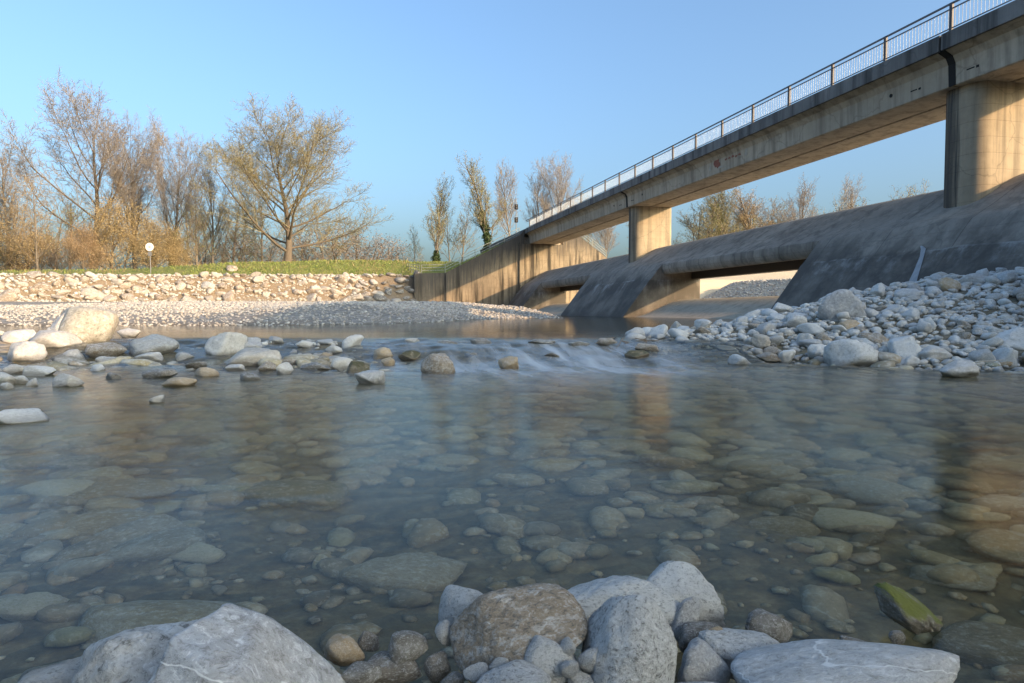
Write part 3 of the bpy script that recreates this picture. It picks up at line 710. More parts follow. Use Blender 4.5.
# --- foreground rocks: centre px, size px, distance, tilt, kind
FG = [
 (252, 720, 275, 204, .95, 3, 'stone_slate', 1.25, 'largest dark grey rock with a blunt peak and pale veins in the bottom left corner', .9),
 (150, 694, 180, 150, 1.10, 8, 'stone', .3, 'rounded grey rock with white patches behind the peaked grey rock', .9),
 (84, 704, 140, 92, 1.18, -12, 'stone_white', .05, 'low pale rock leftmost of the three rocks in the bottom left corner', .9),
 (516, 628, 142, 80, 1.06, 14, 'stone_brown', .12, 'brown speckled oval cobble lying in front of the white cobbles', .8),
 (622, 600, 128, 46, 1.26, -4, 'stone_white', .15, 'long smooth white cobble bridging the top of the near stone heap', .8),
 (468, 606, 60, 36, 1.20, 2, 'stone_white', .2, 'small pale cobble poking out left of the brown speckled cobble', .8),
 (626, 645, 98, 96, 1.00, 12, 'stone', .35, 'rounded grey boulder with rough face at the centre of the near heap', .9),
 (684, 594, 86, 58, 1.36, -24, 'stone_white', 0.0, 'white pitted cobble with damp edge at the back of the near heap', .8),
 (688, 619, 30, 46, 1.22, -25, 'stone', .35, 'small upright grey cobble wedged right of the rounded grey boulder', .7),
 (741, 655, 90, 50, 1.10, -18, 'stone', .25, 'grey cobble with white top right of the near stone heap', .8),
 (700, 668, 54, 56, 1.04, 25, 'stone_grey', .15, 'smooth egg shaped grey cobble below the upright cobble', .8),
 (850, 678, 232, 56, .98, 3, 'stone_grey', .2, 'long flat grey rock along the bottom edge right of centre', .9),
 (549, 663, 54, 46, 1.00, -25, 'stone_white', .6, 'angular pale stone in front of the brown speckled cobble', .8),
 (524, 661, 34, 30, 1.02, 10, 'stone', .3, 'small grey pebble left of the angular pale stone', .8),
 (591, 660, 28, 28, .985, 0, 'stone', .2, 'small round pebble against the rounded grey boulder', .8),
 (546, 648, 16, 14, 1.0, 0, 'stone_white', .2, 'tiny pale pebble under the right end of the brown cobble', .8),
 (567, 647, 18, 18, .99, 0, 'stone', .2, 'tiny grey pebble beside the pale pebble under the brown cobble', .8),
 (499, 665, 22, 14, 1.0, 20, 'stone_white', .2, 'tiny white pebble under the left end of the brown cobble', .8),
 (444, 634, 18, 28, 1.1, 5, 'stone', .3, 'small pale stone standing on edge left of the brown cobble', .8),
 (611, 676, 46, 30, .965, 10, 'stone_white', .5, 'knobbly white pebble at the foot of the rounded grey boulder', .8),
 (510, 682, 84, 34, .96, 0, 'stone', .2, 'low speckled cobble at the bottom edge in front of the heap', .8),
 (582, 682, 30, 22, .97, 0, 'stone', .3, 'little grey stone at the bottom edge between two pale stones', .8),
 (438, 668, 28, 30, 1.08, 30, 'stone_dark', .3, 'dark damp pebble at the left foot of the near heap', .8),
 (452, 684, 30, 20, 1.02, 30, 'stone_dark', .3, 'brown wet pebble at the bottom edge left of the near heap', .8),
 (408, 647, 40, 34, 1.10, 10, 'stone_dark', .3, 'brown wet stone with pale cap standing in shallow water', .8),
 (345, 652, 42, 32, 1.12, -15, 'stone_tan', .5, 'yellow brown wet stone right of the peaked grey rock', .8),
 (369, 640, 22, 20, 1.16, 0, 'stone_dark', .3, 'small wet stone beside the yellow brown stone', .8),
 (392, 668, 60, 30, 1.10, 5, 'stone_dark', .2, 'dark flat stone under water left of the near heap', .8),
 (362, 676, 40, 26, 1.06, 0, 'stone_dark', .3, 'dark round stone under water near the bottom edge', .8),
 (768, 630, 50, 36, 1.24, -15, 'stone_dark', .5, 'knobbly wet stone right of the near heap with pale lumps', .7),
 (866, 653, 52, 22, 1.12, -12, 'stone_dark', .4, 'dark log shaped stone just behind the long flat rock', .7),
 (896, 637, 16, 14, 1.2, 0, 'stone_dark', .2, 'tiny black stone in the water behind the long flat rock', .7),
 (908, 612, 84, 32, 1.32, -36, 'stone_moss', .1, 'moss covered stone rising from the water at right', .8),
 (535, 676, 18, 14, .97, 0, 'stone_white', .2, 'tiny white pebble low in front of the angular pale stone', .8),
 (569, 668, 20, 18, .965, 0, 'stone', .2, 'tiny grey pebble between the angular stone and the knobbly pebble', .8),
 (640, 681, 22, 16, .955, 0, 'stone_tan', .2, 'tiny tan pebble at the bottom edge beside the knobbly pebble', .8),
 (476, 672, 26, 20, 1.0, 0, 'stone', .3, 'small grey pebble under the left end of the brown cobble', .8),
 (716, 634, 20, 16, 1.12, 0, 'stone_tan', .2, 'tiny tan pebble between the grey cobbles on the right of the heap', .8),
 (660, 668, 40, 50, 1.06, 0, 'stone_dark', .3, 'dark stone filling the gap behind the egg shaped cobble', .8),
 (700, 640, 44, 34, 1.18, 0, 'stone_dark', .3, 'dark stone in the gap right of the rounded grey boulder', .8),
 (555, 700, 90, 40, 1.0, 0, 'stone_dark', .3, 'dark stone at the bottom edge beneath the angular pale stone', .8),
 (690, 706, 90, 50, .98, 0, 'stone', .3, 'grey stone at the bottom edge under the egg shaped cobble', .8),
]
for i, (px, py, w, h, Y, tl, mk, ang, lab, dep) in enumerate(FG):
    sz = Y/F; big = max(w, h); mk = {'stone': 'near_grey', 'stone_white': 'near_white'}.get(mk, mk)
    me = stone_mesh('river_stone', {7: 55, 1: 777}.get(i, 100+i*7), 5 if big > 75 else 4, ang*.6, .02 if i == 0 else .045)
    if i == 0:      # the blunt peak: the rock narrows upwards
        co = np.zeros(len(me.vertices)*3, np.float32); me.vertices.foreach_get('co', co); co = co.reshape(-1, 3); tt = (co[:, 2]+1)/2
        co[:, 0] = co[:, 0]*(1-.62*tt**1.3)-.42*tt; co[:, 1] *= (1-.4*tt); me.vertices.foreach_set('co', co.ravel()); me.update()
    put_stone(me, M[mk], at(px, py, Y), (w*sz/2, (w+h)*.25*sz*dep*1.05, h*sz/2), cam_rot(tl), lab)
# --- stones of the shoal, the rapids and the pile: box px (x0,x1,y0,y1), kind, label; they stand where their foot meets ground or water
_t = np.geomspace(.8, 90, 5000)
def foot(px, py):
    r = ray(px, py); P = CAM[None]+r[None]*_t[:, None]
    Xf, Yf = to_cam(P[:, 0], P[:, 1]); wz = .22*sstep(Yf, 7.5, 9.3)
    g = np.maximum(terrain(P[:, 0], P[:, 1]), wz); hit = np.nonzero(P[:, 2] <= g)[0]
    return float(_t[hit[0]]) if len(hit) else 60.0
def by_box(x0, x1, y0, y1, mk, ang, lab, tilt=0, sunk=.30, seed=0, group=None, off=0.0):
    Y = foot((x0+x1)/2, y1) + off
    w = (x1-x0)*Y/F; h = (y1-y0)*Y/F
    Yc = Y+w*.30; H = h*(1+sunk); sc = Yc/F
    c = at((x0+x1)/2, y0, Yc); c[2] -= H/2
    me = stone_mesh('river_stone', 900+seed*11+int(x0*3+y0), 4, ang+.15, .06)
    t = abs(R_(tilt)); ww = w*(1+.25*math.sin(t)); 
    return put_stone(me, M[mk], c, (ww/2*Yc/Y, (w*.55+h*.45)/2, H/2), cam_rot(tilt), lab, group=group)
SH = [
 (60, 116, 305, 343, 'cream', -.15, 'big sunlit cream boulder on the left shoal', 6),
 (50, 80, 313, 342, 'stone_grey', .5, 'added grey stone standing for the shaded left side of the cream boulder', 0),  # grey stone added in place of the cream boulder's shaded side
 (4, 44, 341, 363, 'stone', .15, 'drum shaped grey boulder near the left edge of the shoal', 0),
 (22, 74, 330, 352, 'stone', .2, 'rounded grey boulder behind the drum shaped boulder', 0),
 (0, 36, 329, 345, 'stone_white', .3, 'pale low boulder at the left edge behind the drum shaped boulder', 0),
 (40, 76, 327, 344, 'stone_white', .3, 'pale sunlit stone in front of the big cream boulder', 0),
 (90, 126, 342, 358, 'stone_brown', .3, 'brownish rounded stone right of the big cream boulder', 0),
 (126, 176, 334, 356, 'stone', .2, 'smooth grey loaf shaped boulder right of the brownish stone', 0),
 (60, 86, 349, 361, 'stone', .3, 'grey stone low in front of the cream boulder', 0),
 (136, 163, 352, 361, 'stone_white', .3, 'small pale flat stone in front of the loaf shaped boulder', 0),
 (119, 144, 328, 338, 'stone_white', .3, 'sunlit pale stone behind the loaf shaped boulder', 0),
 (97, 116, 356, 364, 'stone', .3, 'thin grey stone at the water in front of the brownish stone', 0),
 (207, 243, 331, 357, 'stone', .5, 'leaning grey slab with pointed top on the shoal', 35),
 (238, 262, 336, 352, 'stone_grey', .6, 'dark angular stone propped behind the leaning slab', 20),
 (218, 281, 347, 367, 'stone', .25, 'long grey boulder lying in front of the leaning slab', 10),
 (277, 293, 362, 374, 'stone_white', .3, 'small white stone right of the long grey boulder', 0),
 (258, 276, 361, 372, 'stone_brown', .3, 'brown wet stone under the end of the long grey boulder', 0),
 (281, 298, 359, 367, 'stone_brown', .3, 'small brownish stone behind the small white stone', 0),
 (297, 315, 354, 362, 'stone', .3, 'small grey stone in the rapids beyond the long boulder', 0),
 (341, 364, 335, 348, 'stone_white', .5, 'pale wedge shaped stone standing at the head of the rapids', 10),
 (326, 343, 345, 354, 'stone', .3, 'grey stone left of the pale wedge shaped stone', 0),
 (313, 336, 339, 345, 'stone', .3, 'thin flat stone behind the grey stone at the rapids', 0),
 (332, 353, 357, 370, 'stone', .3, 'grey stone beside the dark mossy stone', 0),
 (346, 370, 360, 372, 'stone_moss_dark', .3, 'dark mossy stone in the left rapids', 0),
 (356, 384, 368, 384, 'stone_grey', .6, 'flat dark grey slab in front of the mossy stone', -12),
 (373, 393, 347, 359, 'stone_tan', .2, 'rust brown stone at the left head of the rapids', 0),
 (398, 421, 350, 361, 'stone_moss_dark', .2, 'low mossy brown stone in the rapids', 0),
 (381, 395, 357, 367, 'stone_tan', .2, 'small rust brown stone in front of the rust brown stone', 0),
 (421, 456, 353, 374, 'stone_brown', .45, 'speckled grey brown rock standing alone in the rapids', 0),
 (498, 519, 356, 370, 'stone_tan', .3, 'orange brown stone awash in the middle of the rapids', 0),
 (192, 219, 367, 377, 'stone_tan', .2, 'tan stone barely above water before the long boulder', 0),
 (162, 194, 377, 387, 'stone_tan', .2, 'flat tan stone awash left of the rapids', 0),
 (142, 177, 369, 378, 'stone_dark', .2, 'dark brown stone awash behind the flat tan stone', 0),
 (149, 163, 395, 403, 'stone_white', .4, 'small pale stone alone in the near pool at left', 0),
 (-8, 44, 408, 424, 'stone_white', .35, 'low pale stone at the left edge in the near pool', 6),
 (54, 82, 373, 387, 'stone', .4, 'grey pointed stone at the water edge of the shoal', 0),
 (26, 56, 365, 376, 'stone_white', .4, 'pale flat stone in the heap at the left edge', 0),
 (5, 30, 364, 374, 'stone', .3, 'grey flat stone in the heap at the left edge', 0),
 (12, 29, 375, 384, 'stone_white', .3, 'small white stone at the water by the left edge', 0),
 (-6, 14, 372, 385, 'stone', .3, 'grey stone cut by the left edge of the view', 0),
 (27, 38, 378, 386, 'stone_white', .3, 'tiny pale stone beside the small white stone at left', 0),
 (1, 12, 382, 389, 'stone_white', .3, 'tiny white stone lowest at the left edge of the shoal', 0),
 (186, 206, 361, 369, 'stone_dark', .3, 'dark wet stone awash between tan stone and loaf boulder', 0),
 (240, 262, 372, 380, 'stone_dark', .3, 'low dark stone awash below the long grey boulder', 0),
 (300, 330, 362, 371, 'stone_dark', .3, 'low dark stone awash right of the small white stone', 0),
 (436, 458, 340, 346, 'stone_dark', .3, 'dark wet stone on the lip of the rapids behind the speckled rock', 0),
 (470, 492, 338, 344, 'stone_dark', .3, 'flat dark stone on the lip of the rapids behind the orange stone', 0),
 (528, 556, 339, 345, 'stone_dark', .3, 'long dark stone on the lip of the rapids right of the orange stone', 0),
 (568, 590, 341, 346, 'stone_dark', .3, 'dark wet stone breaking the right part of the rapids', 0),
 (596, 618, 338, 344, 'stone_brown', .3, 'brown flat stone on the lip of the rapids near the pile tip', 0),
 (404, 420, 338, 344, 'stone', .3, 'small grey stone on the lip left of the speckled rock', 0),
 (464, 480, 352, 359, 'stone_dark', .3, 'small dark stone in the white water left of the orange stone', 0),
 (540, 560, 352, 358, 'stone_dark', .3, 'small dark stone in the white water right of the orange stone', 0),
 (226, 246, 364, 371, 'stone', .3, 'small grey stone in front of the long grey boulder, left side', 0),
 (176, 196, 352, 360, 'stone', .3, 'small grey stone right of the loaf shaped boulder', 0),
 (88, 104, 364, 372, 'stone_white', .3, 'small pale stone at the water before the thin grey stone', 0),
 (104, 122, 372, 379, 'stone_dark', .3, 'dark stone awash below the thin grey stone', 0),
 (318, 334, 352, 359, 'stone_tan', .3, 'small tan stone left of the dark mossy stone', 0),
 (268, 284, 336, 343, 'stone', .3, 'small grey stone behind the propped angular stone', 0),
 (296, 312, 340, 347, 'stone_white', .3, 'small pale stone behind the rapids left of the flat stone', 0),

]
PL = [
 (830, 875, 338, 367, 'stone', .25, 'large oval boulder with brown wet base at the foot of the pile', 6),
 (937, 979, 360, 378, 'stone', .35, 'low broad boulder standing off in the water before the pile', 5),
 (822, 860, 289, 322, 'stone_grey', .6, 'big angular blue grey boulder on the left slope of the pile', 20),
 (895, 927, 288, 301, 'stone_grey', .2, 'slate grey oblong stone with white vein near the pile top', 0),
 (939, 961, 277, 294, 'stone_tan', .35, 'tan blocky stone on the pile top', -10),
 (955, 996, 273, 287, 'stone_grey', .4, 'flat dark slab on the crest of the pile', 5),
 (840, 861, 319, 331, 'stone_tan', .15, 'orange tan pebble on the pile above the oval boulder', -15),
 (993, 1018, 347, 368, 'stone_white', .2, 'round white boulder at the water near the right edge', 0),
 (970, 994, 348, 366, 'stone', .25, 'grey round boulder left of the round white boulder', -20),
 (891, 923, 335, 359, 'stone_white', .4, 'chunky white boulder low on the middle of the pile', -5),
 (994, 1032, 325, 350, 'stone_white', .35, 'large white boulder at the right edge of the view', -20),
 (852, 886, 336, 349, 'stone_white', .2, 'long pale stone behind the oval boulder', 8),
 (919, 946, 345, 361, 'stone_white', .25, 'pale stone tilted towards the water mid pile', -20),
 (901, 918, 355, 367, 'stone_white', .3, 'small white stone at the water between two boulders', 0),
 (904, 921, 308, 321, 'stone', .2, 'round grey stone in the middle of the pile', 0),
 (926, 944, 286, 297, 'stone', .2, 'pale oval stone below the tan blocky stone', 0),
 (921, 937, 317, 332, 'stone_white', .4, 'white upright stone in the centre of the pile', 10),
 (649, 668, 324, 338, 'stone_white', .25, 'white stone at the far left tip of the pile', 0),
 (670, 683, 321, 332, 'stone', .25, 'grey stone right of the white stone at the pile tip', 0),
 (751, 769, 334, 347, 'stone', .35, 'pale grey stone low on the left end of the pile', 0),
 (728, 752, 354, 366, 'stone', .25, 'flat oval stone standing in the water before the pile', 0),
 (777, 796, 349, 361, 'stone_white', .25, 'rounded white stone at the water left of the oval boulder', 0),
 (798, 816, 331, 347, 'stone_white', .5, 'angular white stone left of the orange tan pebble', 20),
 (808, 826, 342, 358, 'stone_white', .25, 'upright white cobble left of the large oval boulder', -30),
 (757, 780, 352, 361, 'stone_brown', .25, 'brownish flat stone at the water left of the white stone', 0),
 (872, 887, 283, 297, 'stone_white', .4, 'white upright stone on the pile skyline', 8),
 (860, 880, 281, 291, 'stone', .3, 'flat grey stone on the pile skyline left of the upright stone', 0),
 (997, 1016, 273, 286, 'stone_grey', .3, 'dark grey stone on the pile skyline by the right edge', 0),
 (756, 778, 322, 334, 'stone', .3, 'broad grey stone on the left shoulder of the pile', 0),
 (624, 650, 350, 358, 'stone_moss_dark', .3, 'flat mossy stone at the pile tip over the rapids', 0),
 (634, 660, 343, 351, 'stone_brown', .3, 'flat brown stone at the pile tip above the mossy one', 0),
]
for i, (x0, x1, y0, y1, mk, ang, lab, tl) in enumerate(SH): by_box(x0, x1, y0, y1, mk, ang, lab, tl, seed=i)
for i, (x0, x1, y0, y1, mk, ang, lab, tl) in enumerate(PL): by_box(x0, x1, y0, y1, mk, ang, lab, tl, seed=60+i)

# --- the many other cobbles of the pile and the shoal
rng = np.random.RandomState(3)
vset = [stone_mesh('river_stone', 3000+i*17, 3, a) for i, a in enumerate((.1, .2, .3, .45, .6, .15, .35, .5, .25, .7))]
def settle(X, Y, a, sink=.25):
    u, v = to_world(X, Y); return (u, v, float(terrain(u, v))+a*(1-sink*2))
grp = 'cobbles heaped in the stone pile'
cand = []
while len(cand) < 160:
    X = rng.uniform(1.6, 9.2); Y = rng.uniform(4.6, 12.0)
    if X/Y > .79: continue
    u, v = to_world(X, Y); z = float(pile_h(np.array(X), np.array(Y)))
    if z < .03: continue
    s = .05+.145*rng.beta(1.2, 3.0)
    if any((X-c[0])**2+(Y-c[1])**2 < (.62*(s+c[2]))**2 for c in cand): continue
    cand.append((X, Y, s, z))
PM = ['stone', 'stone', 'stone_white', 'stone', 'stone_grey', 'stone', 'stone_white', 'stone', 'stone_brown']
def size_word(s): return 'large' if s > .13 else ('middling' if s > .085 else 'small')
tone = {'stone': 'grey', 'stone_white': 'white', 'stone_grey': 'dark grey', 'stone_brown': 'brownish'}
for i, (X, Y, s, z) in enumerate(cand):
    mk = PM[rng.randint(len(PM))]; fl = rng.uniform(.45, .8)
    where = 'near the water' if z < .25 else ('along the crest' if z > .8 else 'on the slope')
    lab = f'{size_word(s)} {tone[mk]} rounded cobble {where} of the stone pile'
    lab = lab.replace('near the water of the stone pile', 'near the water at the foot of the stone pile')
    put_stone(vset[rng.randint(10)], M[mk], settle(X, Y, s*fl, .1), (s*rng.uniform(.95, 1.35), s*rng.uniform(.75, 1.0), s*fl), (rng.uniform(-.35, .35), rng.uniform(-.35, .35), rng.uniform(0, 6.28)), lab, group=grp)

def scatter(name, mat, pts, sizes, lvl, seed, flat=(.5, .85), sink=.25, nshape=8):
    """one mesh of many loose pebbles"""
    r = np.random.RandomState(seed); sh = [stone_shape(seed*31+i, lvl, .25) for i in range(nshape)]
    nv = len(sh[0][0]); f = sh[0][1]; n = len(pts)
    VV = np.empty((n, nv, 3)); 
    for i in range(n):
        a = r.uniform(0, 6.28); t = r.uniform(-.4, .4); ca, sa = math.cos(a), math.sin(a)
        q = sh[i % nshape][0]*np.array([r.uniform(.9, 1.4), r.uniform(.7, 1.0), r.uniform(*flat)])*sizes[i]
        q = np.stack([q[:, 0]*math.cos(t)-q[:, 2]*math.sin(t), q[:, 1], q[:, 0]*math.sin(t)+q[:, 2]*math.cos(t)], -1)
        VV[i] = np.stack([q[:, 0]*ca-q[:, 1]*sa, q[:, 0]*sa+q[:, 1]*ca, q[:, 2]], -1)+pts[i]+np.array([0, 0, sizes[i]*(.5-sink)])
    FF = (f[None]+(np.arange(n)*nv)[:, None, None]).ravel()
    me = mesh_np(name, VV.reshape(-1, 3), FF, np.full(n*len(f), 3))
    add_attr(me, 'tint', np.repeat(r.uniform(0, 1, n), nv)); return link(name, me, mat)
def cam_pts(n, x, y, r, cond=None, seed=1):
    X = r.uniform(x[0], x[1], n); Y = r.uniform(y[0], y[1], n)
    u, v = to_world(X, Y); z = terrain(u, v); k_ = np.ones(n, bool) if cond is None else cond(X, Y, u, v, z)
    return np.stack([u, v, z], -1)[k_]
r = np.random.RandomState(8)
p = cam_pts(15000, (1.2, 10.4), (4.4, 12.4), r, lambda X, Y, u, v, z: (z > -.04) & (z-pile_h(X, Y) < .3) & (X/Y < 1.05) & (v > 3.4))
p = p[:6400]; o = scatter('pile_gravel', M['gravel'], p, .018+.075*r.beta(1.2, 3, len(p)), 2, 4); tag(o, 'small cobbles and pebbles filling the stone pile', 'gravel', kind='stuff')
p = cam_pts(3000, (-9.5, -.8), (6.5, 14), r, lambda X, Y, u, v, z: (z > -.02+.22*sstep(Y, 7.4, 9.4)-.06) & (vnoise(X*1.2, Y*1.2, 9) > -.25))
o = scatter('shoal_gravel', M['gravel'], p, .02+.06*r.beta(1.2, 3, len(p)), 2, 5); tag(o, 'pebbles between the boulders of the left shoal', 'gravel', kind='stuff')
# river bed
p = cam_pts(7500, (-9, 7), (.3, 8), r, lambda X, Y, u, v, z: (z < .05) & (np.abs(X) < Y*1.15+1.2))
sz = (.02+.10*r.beta(1.1, 2.6, len(p)))*np.clip(np.hypot(p[:, 0], p[:, 1])/2.5, .55, 1.7)
o = scatter('bed_gravel', M['bed_gravel'], p, sz, 2, 6, flat=(.35, .6)); tag(o, 'brown and olive cobbles on the river bed under the water', 'gravel', kind='stuff')
p = cam_pts(900, (-2.6, 2.6), (.6, 2.2), r, lambda X, Y, u, v, z: (z < .05) & (np.abs(X) < Y*.85+.3))
o = scatter('bed_grit', M['bed_gravel'], p, .008+.03*r.beta(1.1, 3, len(p)), 1, 16, flat=(.35, .6)); tag(o, 'fine brown pebbles on the bed close to the near stones', 'gravel', kind='stuff')
bset = [stone_mesh('bed_stone', 5000+i*17, 3, a) for i, a in enumerate((.1, .2, .3, .5, .15, .35, .6))]
BEDL = [(200, 586, 62, 40, 'pale grey stone under water above the peaked grey rock'), (62, 525, 86, 38, 'bluish pale slab under water at left'), (25, 632, 70, 26, 'long pale stone under water at the left edge'),
        (815, 532, 40, 34, 'yellowish upright stone under water right of centre'), (852, 556, 84, 26, 'long yellowish stone under water right of centre'), (818, 578, 44, 16, 'small yellowish stone under water above the near heap'),
        (925, 476, 40, 18, 'pale yellow stone under water far right in the pool'), (120, 560, 110, 44, 'broad olive slab under water at left'), (300, 530, 120, 40, 'broad dull slab under water left of centre'), (400, 610, 120, 44, 'brown slab under water left of the near heap')]
for i, (px, py, w, h, lab) in enumerate(BEDL):
    Y = None; rr_ = ray(px, py); P = CAM[None]+rr_[None]*_t[:, None]; g = terrain(P[:, 0], P[:, 1]); Y = float(_t[np.nonzero(P[:, 2] <= g)[0][0]]); c = at(px, py, Y); s_ = w*Y/F/2
    k2 = stone_mat('pale_bed_stone', False, [(.62, .58, .44), (.56, .53, .42)], speck=.25, water=False) if i == 0 else M['pale_bed']
    if i == 0: M['pale_bed'] = k2
    mk = 'pale_bed' if i not in (7, 8, 9) else 'bed_stone'
    put_stone(bset[i % 7], M[mk], (c[0], c[1], c[2]+.02), (s_, s_*.7, min(.09, s_*.45)), (0, 0, -YAW+rng.uniform(-.4, .4)), lab)
nb = 0
while nb < 40:
    X = rng.uniform(-3.6, 3.2); Y = rng.uniform(1.4, 5.6)
    if abs(X) > Y*.8: continue
    s = rng.uniform(.07, .17)*(.7+.12*Y); u, v = to_world(X, Y)
    side = 'left' if X/Y < -.2 else ('right' if X/Y > .2 else 'middle')
    dist = 'close to the view' if Y < 2.4 else ('farther out' if Y > 3.8 else 'half way out')
    put_stone(bset[rng.randint(7)], M['bed_stone'], (u, v, float(terrain(u, v))+s*.1), (s*1.2, s*.9, s*.42), (rng.uniform(-.15, .15), rng.uniform(-.15, .15), rng.uniform(0, 6.28)),
              f'dull olive brown cobble on the pool bed, {side} and {dist}', group='cobbles on the bed of the near pool'); nb += 1
# mossy twigs at the pile tip
mo = at(626, 352, 9.2)
b = MB(); rr = random.Random(2)
for i in range(26):
    a = Vector((mo[0]+rr.uniform(-.35, .35), mo[1]+rr.uniform(-.1, .2), .1+rr.uniform(0, .16))); d = Vector((rr.uniform(-.3, .3), rr.uniform(-.3, 0), rr.uniform(-.2, .05)))
    b.tube(a, a+d, .008, 5, .004)
tag(b.build('driftwood_twigs', M['twigwood']), 'tangle of thin twigs caught on the mossy tip of the pile', 'driftwood')
b = MB(); q0 = at(982, 369, 6.75)
for i in range(7):
    a = Vector((q0[0]+rr.uniform(-.2, .2), q0[1]+rr.uniform(-.1, .1), .05+rr.uniform(0, .06))); d = Vector((rr.uniform(-.3, .3), rr.uniform(-.12, .12), rr.uniform(-.02, .08)))
    b.tube(a, a+d, .007, 5, .004)
tag(b.build('driftwood_twigs', M['palewood']), 'few pale sticks lying between two white boulders at the pile foot', 'driftwood')
# --- gravel of the far banks
p = cam_pts(34000, (-26, 8), (15, 58), r, lambda X, Y, u, v, z: (z > .2) & (u < 17) & (v < 80.5) & (Y < revet(X)-.3) & (np.abs(X)/Y < .82) & (r.uniform(0, 1, len(X)) < np.clip(26/Y, .3, 1)))
sz = (.025+.075*r.beta(1.1, 3.4, len(p)))*np.clip(p[:, 1]/28, .8, 1.8)
o = scatter('bank_gravel', M['bank_gravel'], p, sz, 1, 7); tag(o, 'sunlit and grey gravel of the far river bank and bars', 'gravel', kind='stuff')
p = np.stack([r.uniform(40, 52, 3500), r.uniform(55, 80.5, 3500), np.zeros(3500)], -1); p[:, 2] = terrain(p[:, 0], p[:, 1])
o = scatter('upstream_gravel', M['bank_gravel'], p, .06+.16*r.beta(1.1, 3, len(p)), 1, 9); tag(o, 'gravel bank seen through the sluice opening upstream', 'gravel', kind='stuff')

# --- boulders of the stone revetment on the far left bank
rset = [stone_mesh('bank_boulder', 7000+i*17, 3, a, .05) for i, a in enumerate((.5, .7, .8, .6, .9, .75, .85, .65))]
rowsN = ['bottom', 'lower', 'middle', 'upper', 'top']; nrev = 0
for row in range(5):
    X = -10.8-rng.uniform(0, 1)
    while X > -57:
        s = rng.uniform(.28, .66)*(1.3 if row == 0 else (.8 if row == 4 else 1.0))
        Y = float(revet(np.array(X)))+.25+row*.72+rng.uniform(-.28, .28); u, v = to_world(X, Y); z = float(terrain(u, v))
        dark = X > -15.5  # stretch beside the river wall where deck shadow is put into the colour
        if not dark and float(vnoise(np.array(X*.33), np.array(row*.9), 91)) > .14: X -= s*1.6; continue
        if rng.uniform() < .12: s *= 1.5
        mk = 'bank_shade_tinted' if dark and rng.uniform() < .72 else 'bank_stone'
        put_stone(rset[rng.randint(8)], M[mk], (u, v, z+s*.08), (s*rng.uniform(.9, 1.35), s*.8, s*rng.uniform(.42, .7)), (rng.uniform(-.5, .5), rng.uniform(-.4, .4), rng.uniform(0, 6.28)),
                  (f'rough boulder with deck shadow painted into its colour in the {rowsN[row]} course beside the river wall' if mk == 'bank_shade_tinted' else f'pale rough boulder in the {rowsN[row]} course of the far left stone bank'), 'boulder', 'boulders of the stone bank', 'bank_boulder')
        nrev += 1
        X -= s*rng.uniform(1.5, 2.3)
n_ = 3000; Xr = r.uniform(-57, -16, n_); Yr_ = revet(Xr)+r.uniform(-.6, 4.4, n_); ur, vr = to_world(Xr, Yr_)
o = scatter('bank_rubble', M['bank_gravel'], np.stack([ur, vr, terrain(ur, vr)], -1), .06+.24*r.beta(1, 3, n_), 1, 12); tag(o, 'broken stone packed between the boulders of the far bank', 'rubble', kind='stuff')
w_ = at(232, 269, 78); put_stone(rset[1], M['bank_stone'], (w_[0], w_[1], float(terrain(w_[0], w_[1]))+.2), (.62, .5, .42), (.1, .2, 0), 'lone pale boulder lying on the grass above the stone bank', 'boulder', name='bank_boulder')

# --- grass on the levee
n = 70000; X = rng.uniform(-62, 16, n); Y = rng.uniform(58, 112, n); u, v = to_world(X, Y)
s_ = np.where(u > 8.2, v-81.6, Y-revet(X)); kp = (s_ > 4.5) & (s_ < 24) & (u < 21) & (rng.uniform(0, 1, n) < np.where(X < -36, .25, 1)); u, v = u[kp], v[kp]; z = terrain(u, v); n = len(u)
ang = rng.uniform(0, 6.28, n); h = rng.uniform(.08, .24, n); wd = rng.uniform(.03, .09, n)
dx, dy = np.cos(ang)*wd, np.sin(ang)*wd
P = np.stack([np.stack([u-dx, v-dy, z-.02], -1), np.stack([u+dx, v+dy, z-.02], -1), np.stack([u+rng.uniform(-.12, .12, n), v+rng.uniform(-.12, .12, n), z+h], -1)], 1)
tag(link('grass', mesh_np('grass', P.reshape(-1, 3), np.arange(3*n), np.full(n, 3), False), M['grass']), 'short green and straw coloured grass on the levee', 'grass', kind='stuff')

n = 5200; X = rng.uniform(-62, 6, n); Y = revet(X)+rng.uniform(2.2, 22, n)**1.0; u, v = to_world(X, Y)
kp = (u < 8) & (vnoise(X*.35, Y*.35, 77) > -.1*(X > -34)+.02) ; u, v = u[kp], v[kp]; z = terrain(u, v); n = len(u)
ang = rng.uniform(0, 6.28, n); h = rng.uniform(.2, .75, n)*np.clip(.5+vnoise(u*.4, v*.4, 78)*1.2, .3, 1); wd = rng.uniform(.015, .05, n); dx, dy = np.cos(ang)*wd, np.sin(ang)*wd
P = np.stack([np.stack([u-dx, v-dy, z-.02], -1), np.stack([u+dx, v+dy, z-.02], -1), np.stack([u+rng.uniform(-.25, .25, n), v+rng.uniform(-.25, .25, n), z+h], -1)], 1)
tag(link('dry_stalks', mesh_np('dry_stalks', P.reshape(-1, 3), np.arange(3*n), np.full(n, 3), False), M['straw']), 'dead straw coloured stalks along the top of the stone bank', 'grass', kind='stuff')

